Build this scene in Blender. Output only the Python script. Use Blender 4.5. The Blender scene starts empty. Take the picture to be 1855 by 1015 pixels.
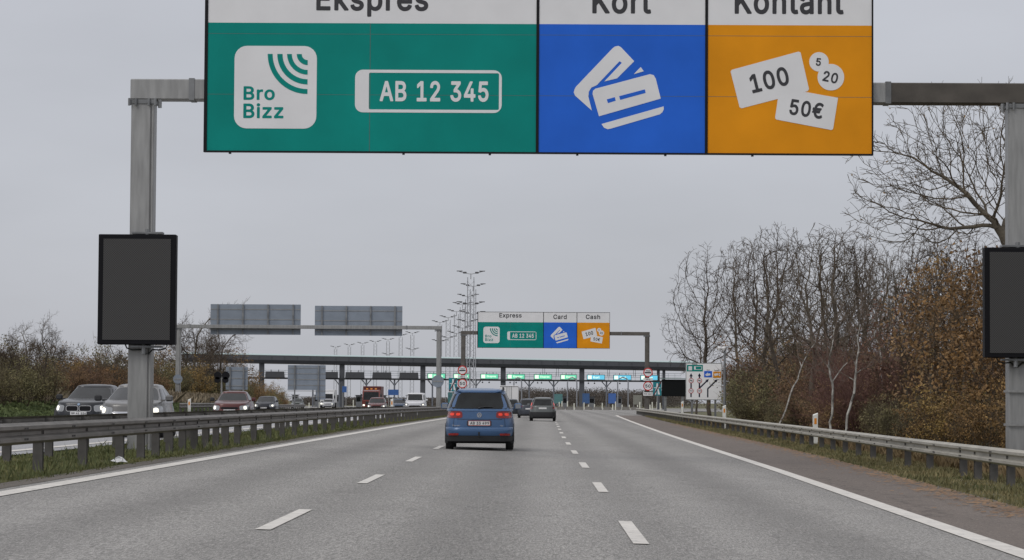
import bpy, math, random, bmesh
import numpy as np
from mathutils import Vector, Matrix
R = math.radians
sc = bpy.context.scene
# ---------------------------------------------------------------- camera
F = 4800.0; CX, CY = 927.5, 507.5; VX, VY = 975.0, 727.0; H0 = 1.31; ROLL = 0.35
cd = bpy.data.cameras.new('camera'); cam = bpy.data.objects.new('camera', cd); sc.collection.objects.link(cam)
cd.sensor_width = 36; cd.lens = F / 1855 * 36; cd.clip_start = 0.5; cd.clip_end = 9000
yaw = math.atan((VX - CX) / F); pit = math.atan((VY - CY) / F)
CM = Matrix.Rotation(yaw, 4, 'Z') @ Matrix.Rotation(R(90) + pit, 4, 'X') @ Matrix.Rotation(R(ROLL), 4, 'Z')
cam.matrix_world = Matrix.Translation((0, 0, H0)) @ CM
sc.camera = cam
# ---------------------------------------------------------------- sky, sun, exposure
SUN_EL, SUN_AZ = 38.0, 215.0           # overcast: soft sun behind the camera, on its left
w = bpy.data.worlds.new('World'); sc.world = w; w.use_nodes = True
nt = w.node_tree; nt.nodes.clear(); N = nt.nodes.new; L = nt.links.new
out = N('ShaderNodeOutputWorld'); bg = N('ShaderNodeBackground'); bg.inputs[1].default_value = 0.1
sky = N('ShaderNodeTexSky'); sky.sky_type = 'NISHITA'; sky.sun_disc = False
sky.sun_elevation = R(SUN_EL); sky.sun_rotation = R(SUN_AZ)
tc = N('ShaderNodeTexCoord'); sx = N('ShaderNodeSeparateXYZ'); L(tc.outputs['Generated'], sx.inputs[0])
mp = N('ShaderNodeMapping'); mp.inputs['Scale'].default_value = (1.6, 1.6, 5.5); L(tc.outputs['Generated'], mp.inputs[0])
nz = N('ShaderNodeTexNoise'); nz.inputs['Scale'].default_value = 2.6; nz.inputs['Detail'].default_value = 5; nz.inputs['Roughness'].default_value = 0.5
L(mp.outputs[0], nz.inputs['Vector'])
mr = N('ShaderNodeMapRange'); mr.inputs[1].default_value = 0.3; mr.inputs[2].default_value = 0.7; mr.inputs[3].default_value = 0.92; mr.inputs[4].default_value = 1.075
L(nz.outputs[0], mr.inputs[0])
cl = N('ShaderNodeMath'); cl.operation = 'MAXIMUM'; cl.inputs[1].default_value = 0.0; L(sx.outputs[2], cl.inputs[0])
g1 = N('ShaderNodeMath'); g1.operation = 'MULTIPLY_ADD'; g1.inputs[1].default_value = 1.05; g1.inputs[2].default_value = 1.15; L(cl.outputs[0], g1.inputs[0])
g2 = N('ShaderNodeMath'); g2.operation = 'MULTIPLY'; L(g1.outputs[0], g2.inputs[0]); L(mr.outputs[0], g2.inputs[1])
cc = N('ShaderNodeVectorMath'); cc.operation = 'SCALE'; cm_ = N('ShaderNodeMix'); cm_.data_type = 'RGBA'; cm_.inputs[6].default_value = (3.76, 3.86, 4.24, 1); cm_.inputs[7].default_value = (4.0, 3.95, 4.02, 1); L(cl.outputs[0], cm_.inputs[0]); L(cm_.outputs[2], cc.inputs[0]); L(g2.outputs[0], cc.inputs['Scale'])
mx = N('ShaderNodeMix'); mx.data_type = 'RGBA'; mx.inputs[0].default_value = 0.94
L(sky.outputs[0], mx.inputs[6]); L(cc.outputs[0], mx.inputs[7]); L(mx.outputs[2], bg.inputs[0]); L(bg.outputs[0], out.inputs[0])
sd = bpy.data.lights.new('sun', 'SUN'); sd.energy = 0.75; sd.angle = R(25); sd.color = (1.0, 0.97, 0.92)
so = bpy.data.objects.new('sun', sd); sc.collection.objects.link(so)
az = R(SUN_AZ)                                   # light comes from this compass side (+Y = 0, clockwise)
dv = Vector((math.sin(az) * math.cos(R(SUN_EL)), math.cos(az) * math.cos(R(SUN_EL)), math.sin(R(SUN_EL))))
so.rotation_euler = dv.to_track_quat('Z', 'Y').to_euler()
sc.view_settings.view_transform = 'Standard'; sc.view_settings.look = 'None'
sc.view_settings.exposure = 0.12; sc.view_settings.gamma = 1.0; sc.view_settings.use_curve_mapping = False
# ---------------------------------------------------------------- helpers
C3 = CM.to_3x3()
def at(px, py, Y):
    """world point seen at photo pixel px,py at distance Y along the road"""
    d = C3 @ Vector(((px - CX) / F, -(py - CY) / F, -1.0)); t = Y / d.y
    return Vector((d.x * t, Y, H0 + d.z * t))
def sstep(a, b, v):
    t = min(1, max(0, (v - a) / (b - a))); return t * t * (3 - 2 * t)
def lerp_pts(tab, y):
    if y <= tab[0][0]: return tab[0][1]
    for (a, b), (c, d) in zip(tab, tab[1:]):
        if y <= c: return b + (d - b) * (y - a) / (c - a)
    return tab[-1][1]
E_LEFT = [(0, -6.5), (45, -6.42), (65, -6.4), (172, -6.3), (240, -6.5), (300, -7.5), (340, -9)]
E_RIGHT = [(0, 4.3), (25, 4.6), (57, 5.1), (117, 5.77), (190, 6.7), (243, 7.45), (262, 7.8)]
A_LEFT = [(0, -6.95), (240, -7.0), (300, -8.2), (345, -14), (400, -26), (440, -70)]
A_RIGHT = [(0, 6.0), (36, 6.6), (72, 7.75), (100, 8.3), (160, 8.9), (230, 9.7), (262, 10.2), (300, 15), (340, 26), (400, 48), (440, 70)]
O_RIGHT = [(0, -9.9), (240, -9.9), (300, -10.3), (345, -14.3), (400, -26.2), (440, -70.2)]
O_LEFT = [(0, -20.0), (120, -20.4), (165, -21.0), (245, -24.9), (330, -30), (400, -50), (440, -95)]
def gz(x, y):
    """road surface height: crossfall falling to the right, fading out towards the plaza"""
    k = 0.024 * (1 - 0.9 * sstep(90, 300, y))
    z = -k * min(8, max(-16, x))
    if y < 360:                                  # grassy banks on both sides
        z += (1.0 * sstep(.3, 6.5, lerp_pts(O_LEFT, y) - x) + .3 * sstep(11.5, 20, x)) * (1 - sstep(300, 360, y))
    return z
def srgb(r, g, b, k=0.5):
    f = lambda v: (v / 255 / 12.92) if v < 10.3 else ((v / 255 + .055) / 1.055) ** 2.4
    return tuple(min(0.9, f(v) / k) for v in (r, g, b))
MATS = {}
def stretch(m, s):
    """stretch a material's noise, e.g. into vertical streaks"""
    t = m.node_tree
    for n in [n for n in t.nodes if n.type == 'TEX_NOISE' and n.inputs['Vector'].links]:
        src = n.inputs['Vector'].links[0].from_socket; mpn = t.nodes.new('ShaderNodeMapping'); mpn.inputs['Scale'].default_value = s
        t.links.new(src, mpn.inputs[0]); t.links.new(mpn.outputs[0], n.inputs['Vector'])
    return m
def mat(name, col, rough=0.6, metal=0.0, var=0.0, vs=8.0, emit=0.0, bump=0.0, bs=40.0, coat=0.0, spec=None, rnd=0.0, col2=None, det=4):
    if name in MATS: return MATS[name]
    m = bpy.data.materials.new(name); m.use_nodes = True; t = m.node_tree; b = t.nodes['Principled BSDF']
    b.inputs['Base Color'].default_value = (*col, 1); b.inputs['Roughness'].default_value = rough; b.inputs['Metallic'].default_value = metal
    if coat: b.inputs['Coat Weight'].default_value = coat; b.inputs['Coat Roughness'].default_value = 0.06
    if spec is not None: b.inputs['Specular IOR Level'].default_value = spec
    if emit: b.inputs['Emission Color'].default_value = (*col, 1); b.inputs['Emission Strength'].default_value = emit
    if var or col2 or rnd:
        tcn = t.nodes.new('ShaderNodeTexCoord'); n = t.nodes.new('ShaderNodeTexNoise'); n.inputs['Scale'].default_value = vs; n.inputs['Detail'].default_value = det
        t.links.new(tcn.outputs['Object'], n.inputs['Vector'])
        cr = t.nodes.new('ShaderNodeValToRGB'); e = cr.color_ramp.elements; e[0].position = 0.3; e[1].position = 0.7
        c2 = col2 or tuple(min(.95, c * (1 + var)) for c in col); c1 = col if col2 else tuple(c * (1 - var) for c in col)
        e[0].color = (*c1, 1); e[1].color = (*c2, 1)
        t.links.new(n.outputs[0], cr.inputs[0]); src = cr.outputs[0]
        if rnd:
            oi = t.nodes.new('ShaderNodeObjectInfo'); hs = t.nodes.new('ShaderNodeHueSaturation')
            a = t.nodes.new('ShaderNodeMapRange'); a.inputs[3].default_value = 1 - rnd; a.inputs[4].default_value = 1 + rnd
            t.links.new(oi.outputs['Random'], a.inputs[0]); t.links.new(a.outputs[0], hs.inputs['Value'])
            q = t.nodes.new('ShaderNodeMapRange'); q.inputs[3].default_value = .5 - rnd * .05; q.inputs[4].default_value = .5 + rnd * .05
            t.links.new(oi.outputs['Random'], q.inputs[0]); t.links.new(q.outputs[0], hs.inputs['Hue'])
            t.links.new(src, hs.inputs['Color']); src = hs.outputs[0]
        t.links.new(src, b.inputs['Base Color'])
    if bump:
        tcn = t.nodes.new('ShaderNodeTexCoord'); n = t.nodes.new('ShaderNodeTexNoise'); n.inputs['Scale'].default_value = bs; n.inputs['Detail'].default_value = 3
        t.links.new(tcn.outputs['Object'], n.inputs['Vector'])
        bp = t.nodes.new('ShaderNodeBump'); bp.inputs['Strength'].default_value = bump; bp.inputs['Distance'].default_value = 0.02
        t.links.new(n.outputs[0], bp.inputs['Height']); t.links.new(bp.outputs[0], b.inputs['Normal'])
    MATS[name] = m; return m
COL = sc.collection
def link(o, parent=None):
    COL.objects.link(o)
    if parent is not None: o.parent = parent
    return o
def tag(o, label=None, cat=None, group=None, kind=None):
    if label: o['label'] = label
    if cat: o['category'] = cat
    if group: o['group'] = group
    if kind: o['kind'] = kind
    return o
def thing(name, label, cat, loc=(0, 0, 0), rz=0.0, group=None):
    o = bpy.data.objects.new(name, None); o.empty_display_size = 0.3; link(o); o.location = loc; o.rotation_euler = (0, 0, rz)
    return tag(o, label, cat, group)
def copy_tree(o, loc=None, rz=None, label=None, parent=None, scale=None):
    c = o.copy(); link(c); c.parent = parent
    if loc is not None: c.location = loc
    if rz is not None: c.rotation_euler = (0, 0, rz)
    if scale is not None: c.scale = (scale, scale, scale) if isinstance(scale, (int, float)) else scale
    if label: c['label'] = label
    for ch in list(o.children):
        d = ch.copy(); link(d, c)
        for g in list(ch.children):
            e = g.copy(); link(e, d)
    return c
class MB:
    def __init__(s): s.v = []; s.f = []; s.m = []
    def add(s, vs, fs, mi=0):
        b = len(s.v); s.v += [tuple(q) for q in vs]
        for f in fs: s.f.append(tuple(i + b for i in f)); s.m.append(mi)
    def box(s, x0, x1, y0, y1, z0, z1, mi=0, bev=0.0, M=None):
        if bev:
            c = bev; vs = []
            for (x, sx_) in ((x0, 1), (x1, -1)):
                for (y, sy_) in ((y0, 1), (y1, -1)):
                    for (z, sz_) in ((z0, 1), (z1, -1)):
                        vs += [(x, y + sy_ * c, z + sz_ * c), (x + sx_ * c, y, z + sz_ * c), (x + sx_ * c, y + sy_ * c, z)]
            I = lambda a, b_, c_, k: ((a * 2 + b_) * 2 + c_) * 3 + k
            fs = []
            for a in (0, 1):
                fs.append((I(a,0,0,0), I(a,0,1,0), I(a,1,1,0), I(a,1,0,0))); fs.append((I(0,a,0,1), I(1,a,0,1), I(1,a,1,1), I(0,a,1,1))); fs.append((I(0,0,a,2), I(0,1,a,2), I(1,1,a,2), I(1,0,a,2)))
                for b_ in (0, 1):
                    fs.append((I(a,b_,0,0), I(a,b_,0,1), I(a,b_,1,1), I(a,b_,1,0)))
                    fs.append((I(a,0,b_,0), I(a,0,b_,2), I(a,1,b_,2), I(a,1,b_,0)))
                    fs.append((I(0,a,b_,1), I(0,a,b_,2), I(1,a,b_,2), I(1,a,b_,1)))
                    for c_ in (0, 1): fs.append((I(a,b_,c_,0), I(a,b_,c_,1), I(a,b_,c_,2)))
        else:
            vs = [(x, y, z) for x in (x0, x1) for y in (y0, y1) for z in (z0, z1)]
            fs = [(0,1,3,2), (4,6,7,5), (0,4,5,1), (2,3,7,6), (0,2,6,4), (1,5,7,3)]
        if M is not None: vs = [M @ Vector(q) for q in vs]
        s.add(vs, fs, mi)
    def tube(s, pts, rs, n=8, mi=0, caps=True):
        pts = [Vector(p) for p in pts]
        if isinstance(rs, (int, float)): rs = [rs] * len(pts)
        rings = []
        for i, p in enumerate(pts):
            d = (pts[min(i + 1, len(pts) - 1)] - pts[max(i - 1, 0)]).normalized()
            a = d.cross(Vector((0, 0, 1)) if abs(d.z) < .9 else Vector((1, 0, 0))).normalized(); b = d.cross(a)
            rings.append([p + (a * math.cos(2 * math.pi * k / n) + b * math.sin(2 * math.pi * k / n)) * rs[i] for k in range(n)])
        fs = []
        for i in range(len(pts) - 1):
            for k in range(n): fs.append((i * n + k, i * n + (k + 1) % n, (i + 1) * n + (k + 1) % n, (i + 1) * n + k))
        if caps: fs.append(tuple(range(n - 1, -1, -1))); fs.append(tuple(range((len(pts) - 1) * n, len(pts) * n)))
        s.add([q for r in rings for q in r], fs, mi)
    def plate(s, poly, y0, y1, mi=0):
        """polygon in x,z extruded from y0 (front, towards -y) to y1"""
        n = len(poly); a = sum(poly[i][0] * poly[(i + 1) % n][1] - poly[(i + 1) % n][0] * poly[i][1] for i in range(n))
        if a < 0: poly = poly[::-1]
        vs = [(x, y0, z) for x, z in poly] + [(x, y1, z) for x, z in poly]
        fs = [tuple(range(n)), tuple(range(2 * n - 1, n - 1, -1))] + [(i, i + n, (i + 1) % n + n, (i + 1) % n) for i in range(n)]
        s.add(vs, fs, mi)
    def band(s, outer, inner, y0, y1, mi=0):
        n = len(outer); vs = [(x, y0, z) for x, z in outer] + [(x, y0, z) for x, z in inner] + [(x, y1, z) for x, z in outer] + [(x, y1, z) for x, z in inner]
        fs = []
        for i in range(n):
            j = (i + 1) % n; fs += [(i, j, n + j, n + i), (2 * n + i, i, j, 2 * n + j), (n + i, n + j, 3 * n + j, 3 * n + i), (2*n+i, 2*n+j, 3*n+j, 3*n+i)]
        s.add(vs, fs, mi)
    def mesh(s, name, mats, smooth=False, angle=None):
        me = bpy.data.meshes.new(name); me.from_pydata(s.v, [], s.f)
        if not isinstance(mats, (list, tuple)): mats = [mats]
        for m in mats: me.materials.append(m)
        if len(mats) > 1: me.polygons.foreach_set('material_index', s.m)
        bm = bmesh.new(); bm.from_mesh(me); bmesh.ops.recalc_face_normals(bm, faces=bm.faces); bm.to_mesh(me); bm.free()
        if smooth:
            me.polygons.foreach_set('use_smooth', [True] * len(me.polygons))
            if angle: me.set_sharp_from_angle(angle=R(angle))
        me.update(); return me
    def build(s, name, mats, parent=None, smooth=False, angle=None, loc=None):
        o = bpy.data.objects.new(name, s.mesh(name, mats, smooth, angle)); link(o, parent)
        if loc is not None: o.location = loc
        return o
def rrect(x0, x1, z0, z1, r, n=6):
    p = []
    for cx, cz, a0 in ((x1 - r, z1 - r, 0), (x0 + r, z1 - r, 90), (x0 + r, z0 + r, 180), (x1 - r, z0 + r, 270)):
        for k in range(n + 1): a = R(a0 + 90 * k / n); p.append((cx + r * math.cos(a), cz + r * math.sin(a)))
    return p
def disc(cx, cz, r, n=32): return [(cx + r * math.cos(2 * math.pi * k / n), cz + r * math.sin(2 * math.pi * k / n)) for k in range(n)]
# letter outlines (advance, contours) used for all writing
GL = {'0':(473,"333,502 361,476 376,458 391,431 406,395 421,332 425,296 425,215 420,170 404,107 389,71 372,44 342,13 315,-5 288,-18 252,-26 225,-28 198,-26 171,-20 135,-4 117,7 96,26 64,71 49,107 32,179 27,251 28,296 32,332 47,395 63,433 77,458 92,476 121,503 144,518 162,526 198,535 225,537 252,535 288,527 315,514|322,278 316,332 304,377 288,405 272,422 261,430 243,437 216,438 189,428 180,422 165,404 150,377 137,332 131,278 131,224 138,170 149,134 157,116 169,98 189,80 216,72 243,72 270,85 288,103 305,134 315,170 322,224"),
'1':(473,"280,-21 73,-21 64,-17 59,-12 55,-3 56,60 64,72 73,76 181,76 191,78 190,404 181,402 100,342 91,338 82,337 73,341 68,348 65,357 65,429 68,438 78,447 181,523 190,529 199,530 280,530 289,525 294,519 297,510 297,78 307,76 397,75 406,69 411,60 412,-3 408,-12 397,-20"),
'2':(473,"268,-21 61,-21 52,-17 47,-12 43,-3 43,51 48,60 250,276 278,312 296,348 299,366 298,384 287,411 277,421 259,432 223,439 196,435 169,419 162,411 153,393 147,357 143,348 133,342 61,342 50,348 46,357 47,393 57,429 70,456 92,483 115,504 151,523 178,532 223,537 250,535 295,525 322,511 349,491 366,474 376,460 392,429 401,393 401,357 396,330 388,303 373,276 333,222 208,87 204,78 394,77 406,69 410,60 410,-3 403,-15 394,-20"),
'3':(473,"140,-16 104,0 93,8 70,26 53,44 34,80 25,107 23,134 26,143 32,149 41,153 113,153 127,143 134,116 149,93 176,77 203,71 221,71 257,77 275,85 292,98 299,107 306,125 308,143 306,161 302,176 296,188 284,202 266,215 248,221 221,226 149,229 142,233 137,242 136,296 140,311 237,422 230,431 68,431 59,434 53,440 49,449 50,515 59,527 68,530 365,530 383,526 389,521 393,512 393,458 389,449 271,314 275,309 320,293 356,270 376,251 399,215 413,170 414,143 412,116 401,80 387,53 364,26 338,5 320,-6 302,-13 266,-23 221,-28 176,-25"),
'4':(473,"343,-21 280,-21 271,-18 265,-12 261,-3 261,78 253,84 37,84 28,88 21,96 19,105 19,159 22,168 229,519 235,526 244,530 316,529 329,519 332,510 330,501 145,186 154,184 253,184 259,186 261,195 261,321 265,330 271,336 289,339 343,339 352,337 360,330 364,321 364,195 366,186 370,184 415,184 428,177 433,168 434,105 432,96 424,87 415,84 370,84 364,78 364,-3 360,-12 352,-19"),
'5':(473,"156,-18 129,-7 111,4 83,26 68,44 57,62 45,89 39,125 39,134 44,143 57,151 129,150 138,143 151,107 157,98 174,84 201,72 237,72 255,77 273,87 292,107 301,125 305,143 307,161 305,179 298,206 286,224 266,242 246,252 219,256 192,253 165,245 138,228 129,225 66,232 57,234 49,242 46,251 47,260 75,513 84,526 93,530 372,529 383,521 387,512 387,449 381,438 372,432 363,431 174,431 169,422 161,350 165,343 183,349 228,355 255,353 282,347 300,341 327,327 345,314 363,296 381,272 393,251 408,206 412,170 411,143 399,89 374,44 358,26 327,2 300,-12 273,-21 219,-28 192,-26"),
'6':(473,"214,243 196,239 184,233 169,221 158,206 148,179 146,161 148,134 160,105 178,85 205,72 223,69 241,71 268,81 279,89 293,107 301,125 306,143 306,170 298,197 288,215 277,226 259,238 250,241|160,-17 128,-1 97,22 79,44 58,80 47,116 43,161 45,188 53,224 70,269 88,303 235,521 241,527 250,530 322,530 331,528 339,521 343,512 340,500 232,341 241,335 259,334 286,328 322,315 349,297 376,269 388,251 396,233 408,188 410,152 404,107 386,62 367,36 358,25 340,10 313,-8 277,-22 250,-27 205,-26"),
'7':(473,"149,-21 95,-21 86,-18 77,-6 77,6 286,420 288,429 284,431 59,431 46,438 42,447 41,510 44,519 50,526 59,530 392,530 401,527 409,519 412,510 412,447 409,438 185,-6 176,-17 167,-21"),
'8':(473,"402,368 397,341 388,314 364,281 351,269 382,240 400,215 413,188 421,152 421,125 415,89 403,62 382,34 364,16 328,-7 301,-17 247,-27 202,-27 148,-17 112,0 85,19 61,44 44,71 33,107 31,134 34,170 47,206 72,242 101,269 85,284 64,314 55,341 49,377 55,422 71,458 85,478 103,495 130,513 157,526 175,530 229,537 274,531 292,527 319,514 338,503 364,479 380,458 397,422 402,386|265,75 292,89 308,107 312,116 316,134 314,152 309,170 301,181 285,197 274,204 238,213 202,212 184,206 166,197 148,178 138,152 138,125 144,107 150,98 174,80 193,74 229,70|169,332 184,321 211,312 238,311 265,319 283,334 296,359 298,377 292,404 274,425 247,436 229,439 211,438 184,429 166,413 160,404 155,386 155,368 158,350"),
'9':(473,"151,-21 124,-20 115,-15 109,-3 110,6 221,168 214,174 169,179 128,195 91,222 77,240 56,276 47,303 43,357 49,402 58,429 78,465 106,494 133,513 160,525 205,535 232,537 277,530 313,516 340,499 358,482 385,446 403,402 409,375 410,339 405,303 391,258 357,195 217,-12 205,-20|305,330 306,366 297,393 278,420 259,432 241,438 223,439 196,433 175,420 160,404 155,393 146,357 147,339 154,312 160,299 172,285 196,270 214,265 232,265 250,268 268,275 288,294 299,312"),
'A':(499,"418,-21 391,-21 378,-12 332,114 328,120 319,121 157,121 148,117 106,-3 102,-12 94,-19 85,-21 13,-21 4,-17 -1,-12 -5,-3 -1,15 179,510 184,521 193,529 274,530 283,529 294,519 483,6 484,-3 481,-10 472,-19 463,-21|188,231 187,222 193,220 283,220 293,222 238,381"),
'B':(476,"345,506 372,485 390,465 402,447 415,411 419,366 415,339 411,321 390,289 366,267 390,250 409,231 426,201 435,177 439,141 438,114 429,78 420,60 401,33 372,10 345,-4 309,-16 246,-21 57,-21 48,-17 43,-12 39,-3 39,6 39,510 42,519 48,526 57,530 264,529 318,518|201,210 156,210 147,207 146,204 147,78 273,80 300,87 318,98 330,114 333,123 334,141 327,168 314,186 291,202 273,208|282,423 264,428 237,431 147,431 147,309 156,306 246,307 273,312 291,323 300,331 311,348 314,375 307,402 300,411"),
'C':(530,"68,431 91,462 136,500 163,515 190,525 235,535 271,537 307,534 352,522 397,500 418,485 437,467 464,431 481,395 494,350 493,341 487,332 478,328 469,327 406,327 397,330 388,341 380,368 369,386 353,404 334,418 316,426 289,433 262,434 226,429 208,422 181,404 164,386 152,368 142,350 131,314 124,251 130,197 141,161 155,134 178,107 190,97 217,83 244,76 271,74 298,77 334,91 356,107 370,124 381,143 390,170 397,178 406,181 469,181 478,180 487,175 494,161 493,152 476,98 454,62 432,35 396,8 352,-13 307,-25 262,-28 235,-26 208,-21 172,-10 136,9 112,26 91,46 55,98 39,134 29,170 21,215 19,251 21,287 27,332 37,369 52,404"),
'D':(522,"481,222 473,168 465,141 449,105 433,78 411,51 390,33 363,14 327,-3 291,-13 255,-19 66,-21 57,-21 48,-17 43,-12 39,-3 39,6 39,510 42,519 48,526 57,530 219,530 264,528 327,513 369,492 390,477 413,456 435,430 463,375 476,330 481,294 483,258|282,421 255,428 219,431 146,429 147,78 237,79 264,83 291,91 318,107 337,123 351,141 363,167 374,204 378,249 377,285 368,330 352,366 336,387 309,410"),
'E':(438,"264,-21 57,-21 48,-17 43,-12 39,-3 39,510 42,519 53,528 66,530 372,530 381,528 390,519 393,510 392,447 388,438 381,433 372,431 156,431 146,429 147,310 156,307 354,307 366,303 374,294 376,285 375,222 363,210 354,208 156,208 146,204 147,78 372,78 381,77 392,69 396,60 396,6 396,-3 390,-14 381,-20 372,-21"),
'I':(320,"235,-21 28,-21 19,-17 14,-12 10,-3 10,60 14,69 19,74 28,78 91,78 97,87 97,420 94,429 91,431 28,431 15,438 11,447 10,510 13,519 24,528 37,530 271,530 280,527 287,519 290,510 290,456 289,447 285,438 271,431 208,431 206,429 204,420 204,87 208,78 271,78 280,74 286,69 290,60 290,-3 286,-12 280,-17 271,-21"),
'K':(487,"39,321 39,510 42,519 48,526 57,530 129,530 138,525 143,519 146,510 147,306 354,528 363,530 444,530 453,529 462,524 469,510 467,501 462,494 277,294 271,285 464,15 469,6 470,-3 466,-12 453,-21 372,-21 363,-19 354,-11 201,204 192,208 147,159 146,-3 142,-12 129,-21 57,-21 48,-17 43,-12 39,-3"),
'L':(413,"264,-21 57,-21 48,-17 43,-12 39,-3 39,510 42,519 53,528 129,530 138,525 143,519 146,510 147,78 363,78 372,74 381,61 382,-3 378,-12 372,-17 363,-21"),
'O':(553,"68,431 91,461 109,479 136,500 163,515 190,525 235,535 271,537 298,535 334,528 361,519 397,500 424,479 445,458 469,426 482,404 497,368 507,332 512,296 514,251 512,215 505,170 496,138 484,107 468,80 448,53 422,26 388,4 361,-10 334,-19 298,-26 271,-28 235,-26 199,-19 163,-6 118,22 91,47 66,80 50,107 39,134 29,170 21,215 19,251 21,287 27,332 37,369 52,404|370,386 352,405 325,422 298,431 262,434 226,429 199,417 172,395 152,368 136,332 127,287 124,251 130,197 144,152 155,134 178,107 199,92 217,83 244,76 271,74 298,78 325,87 343,98 365,116 379,136 396,170 404,197 408,224 408,278 405,305 399,332 387,359"),
'P':(464,"345,503 374,483 398,456 409,438 425,393 430,348 428,321 423,294 408,255 392,231 365,204 345,191 318,178 291,170 264,166 156,165 147,162 146,-3 142,-12 129,-21 57,-21 48,-17 43,-12 39,-3 39,6 39,510 42,519 48,526 57,530 237,530 300,522 318,517|282,422 264,428 237,431 146,429 147,265 156,263 255,265 282,272 309,294 318,312 322,330 322,366 317,384 308,402 299,411"),
'S':(466,"323,150 313,168 287,186 170,221 116,242 71,274 53,296 40,321 33,348 32,393 36,411 45,438 62,465 78,483 107,505 152,526 179,532 224,537 278,532 323,518 341,508 368,489 391,465 407,438 421,393 422,375 418,366 404,357 332,358 320,366 307,402 289,420 278,427 260,433 224,438 197,435 179,430 152,413 139,393 137,366 140,357 147,348 170,330 206,317 278,297 323,282 350,268 377,250 397,231 419,195 428,159 428,114 424,96 413,69 395,41 377,22 358,6 332,-8 305,-19 278,-25 251,-29 197,-29 143,-19 104,-3 80,13 62,29 45,51 27,87 17,132 17,141 22,150 35,158 107,158 116,154 125,141 134,109 152,90 179,77 224,70 269,76 287,84 305,96 314,108 322,123 324,132"),
'T':(468,"236,-21 191,-21 182,-18 176,-12 172,-3 172,420 169,429 164,431 29,431 20,435 12,447 11,510 14,519 25,528 38,530 416,530 425,528 435,519 438,510 437,447 433,438 425,433 416,431 281,431 279,429 278,-3 274,-12 263,-20"),
'a':(409,"180,241 243,249 252,254 255,258 252,276 243,293 234,301 216,308 180,309 153,301 132,285 113,258 99,253 36,270 26,276 21,285 20,294 32,321 54,352 90,380 126,395 162,403 180,405 225,403 261,395 288,383 312,366 333,343 349,312 357,267 358,-3 351,-15 342,-20 333,-21 270,-20 261,-14 252,-2 225,-17 198,-26 162,-30 135,-28 99,-19 72,-8 44,15 31,33 20,51 14,69 9,105 13,141 19,159 29,177 54,204 81,218 117,231|126,131 118,123 113,105 113,96 117,87 126,78 135,73 153,68 171,66 189,68 216,77 240,96 250,114 254,132 255,150 252,158 180,147 144,140"),
'd':(444,"193,405 220,404 247,398 265,390 283,378 290,385 290,511 293,520 301,528 319,530 373,530 382,527 390,520 393,502 393,-2 390,-11 382,-18 373,-21 310,-21 301,-17 295,-11 292,-3 283,-1 256,-17 229,-26 193,-29 166,-27 148,-23 115,-11 77,16 49,51 34,79 18,133 13,187 15,223 19,250 37,304 49,326 67,349 103,380 121,390 148,399 166,403|268,277 256,290 238,302 220,308 193,308 175,304 157,294 141,277 130,259 122,232 118,205 118,169 122,142 132,115 139,103 157,83 175,72 193,69 211,68 238,75 256,87 265,97 276,115 288,151 290,205 283,246 274,268"),
'e':(424,"184,242 274,242 282,250 269,277 247,299 220,308 193,308 175,305 157,295 139,277 123,250 130,242|193,405 229,404 265,396 301,381 328,361 349,340 366,313 378,286 389,241 392,169 390,160 382,151 364,148 130,148 121,144 129,115 141,97 163,79 193,69 229,69 256,77 274,92 292,121 301,125 310,126 373,110 382,102 386,88 380,70 365,43 346,21 319,-1 301,-11 274,-20 247,-26 211,-29 184,-28 157,-23 112,-5 85,13 67,31 51,52 36,79 25,106 14,160 14,214 20,250 35,295 49,322 80,358 103,376 148,397 175,403"),
'h':(430,"356,-21 293,-21 284,-17 279,-12 275,-3 275,231 273,258 266,277 252,294 238,303 212,308 185,304 158,290 147,276 137,249 135,240 135,-3 131,-12 122,-19 113,-21 50,-21 41,-17 36,-12 32,-3 32,6 32,510 35,519 41,526 50,530 113,530 122,528 132,519 135,510 135,393 136,384 140,379 176,397 203,404 230,405 266,401 293,393 320,378 338,361 356,336 367,312 374,285 378,231 378,-3 374,-12 365,-19"),
'i':(186,"47,399 119,399 129,393 134,384 135,-3 128,-15 119,-20 47,-20 38,-15 32,-3 32,375 33,384 38,393|146,495 146,472 135,447 119,432 92,423 65,425 47,432 29,451 21,474 23,501 32,519 53,537 74,544 101,542 119,534 135,519"),
'k':(400,"356,-21 293,-21 284,-19 275,-10 158,139 149,145 136,132 135,123 135,-3 131,-12 122,-19 113,-21 50,-21 41,-17 36,-12 32,-3 32,6 32,510 35,519 41,526 50,530 113,530 122,528 132,519 135,510 135,276 136,267 140,262 275,398 284,400 356,400 365,399 375,393 380,384 381,375 377,366 236,222 230,213 392,6 392,-4 389,-12 383,-17 374,-21"),
'l':(209,"140,-23 113,-21 95,-17 71,-5 59,5 47,22 38,40 34,58 32,85 32,508 34,517 41,526 50,530 122,528 131,520 135,508 135,85 137,76 140,74 176,74 186,67 191,58 202,4 200,-5 194,-13 185,-18 158,-23"),
'm':(630,"475,222 474,258 472,276 464,291 455,299 437,307 410,309 389,303 374,294 362,276 356,249 356,-3 347,-17 338,-21 266,-20 257,-12 253,-3 253,258 251,276 240,294 221,306 194,309 176,306 167,301 148,285 140,267 135,249 135,6 131,-12 122,-19 113,-21 50,-21 41,-17 36,-12 32,-3 32,6 32,375 33,384 41,396 50,400 113,400 122,397 131,386 140,381 160,393 185,403 203,407 239,406 266,399 284,390 302,375 320,356 353,384 374,395 401,403 437,407 473,403 491,397 518,384 536,369 553,348 567,321 577,276 578,-3 574,-12 563,-20 491,-20 482,-16 475,-3"),
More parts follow.
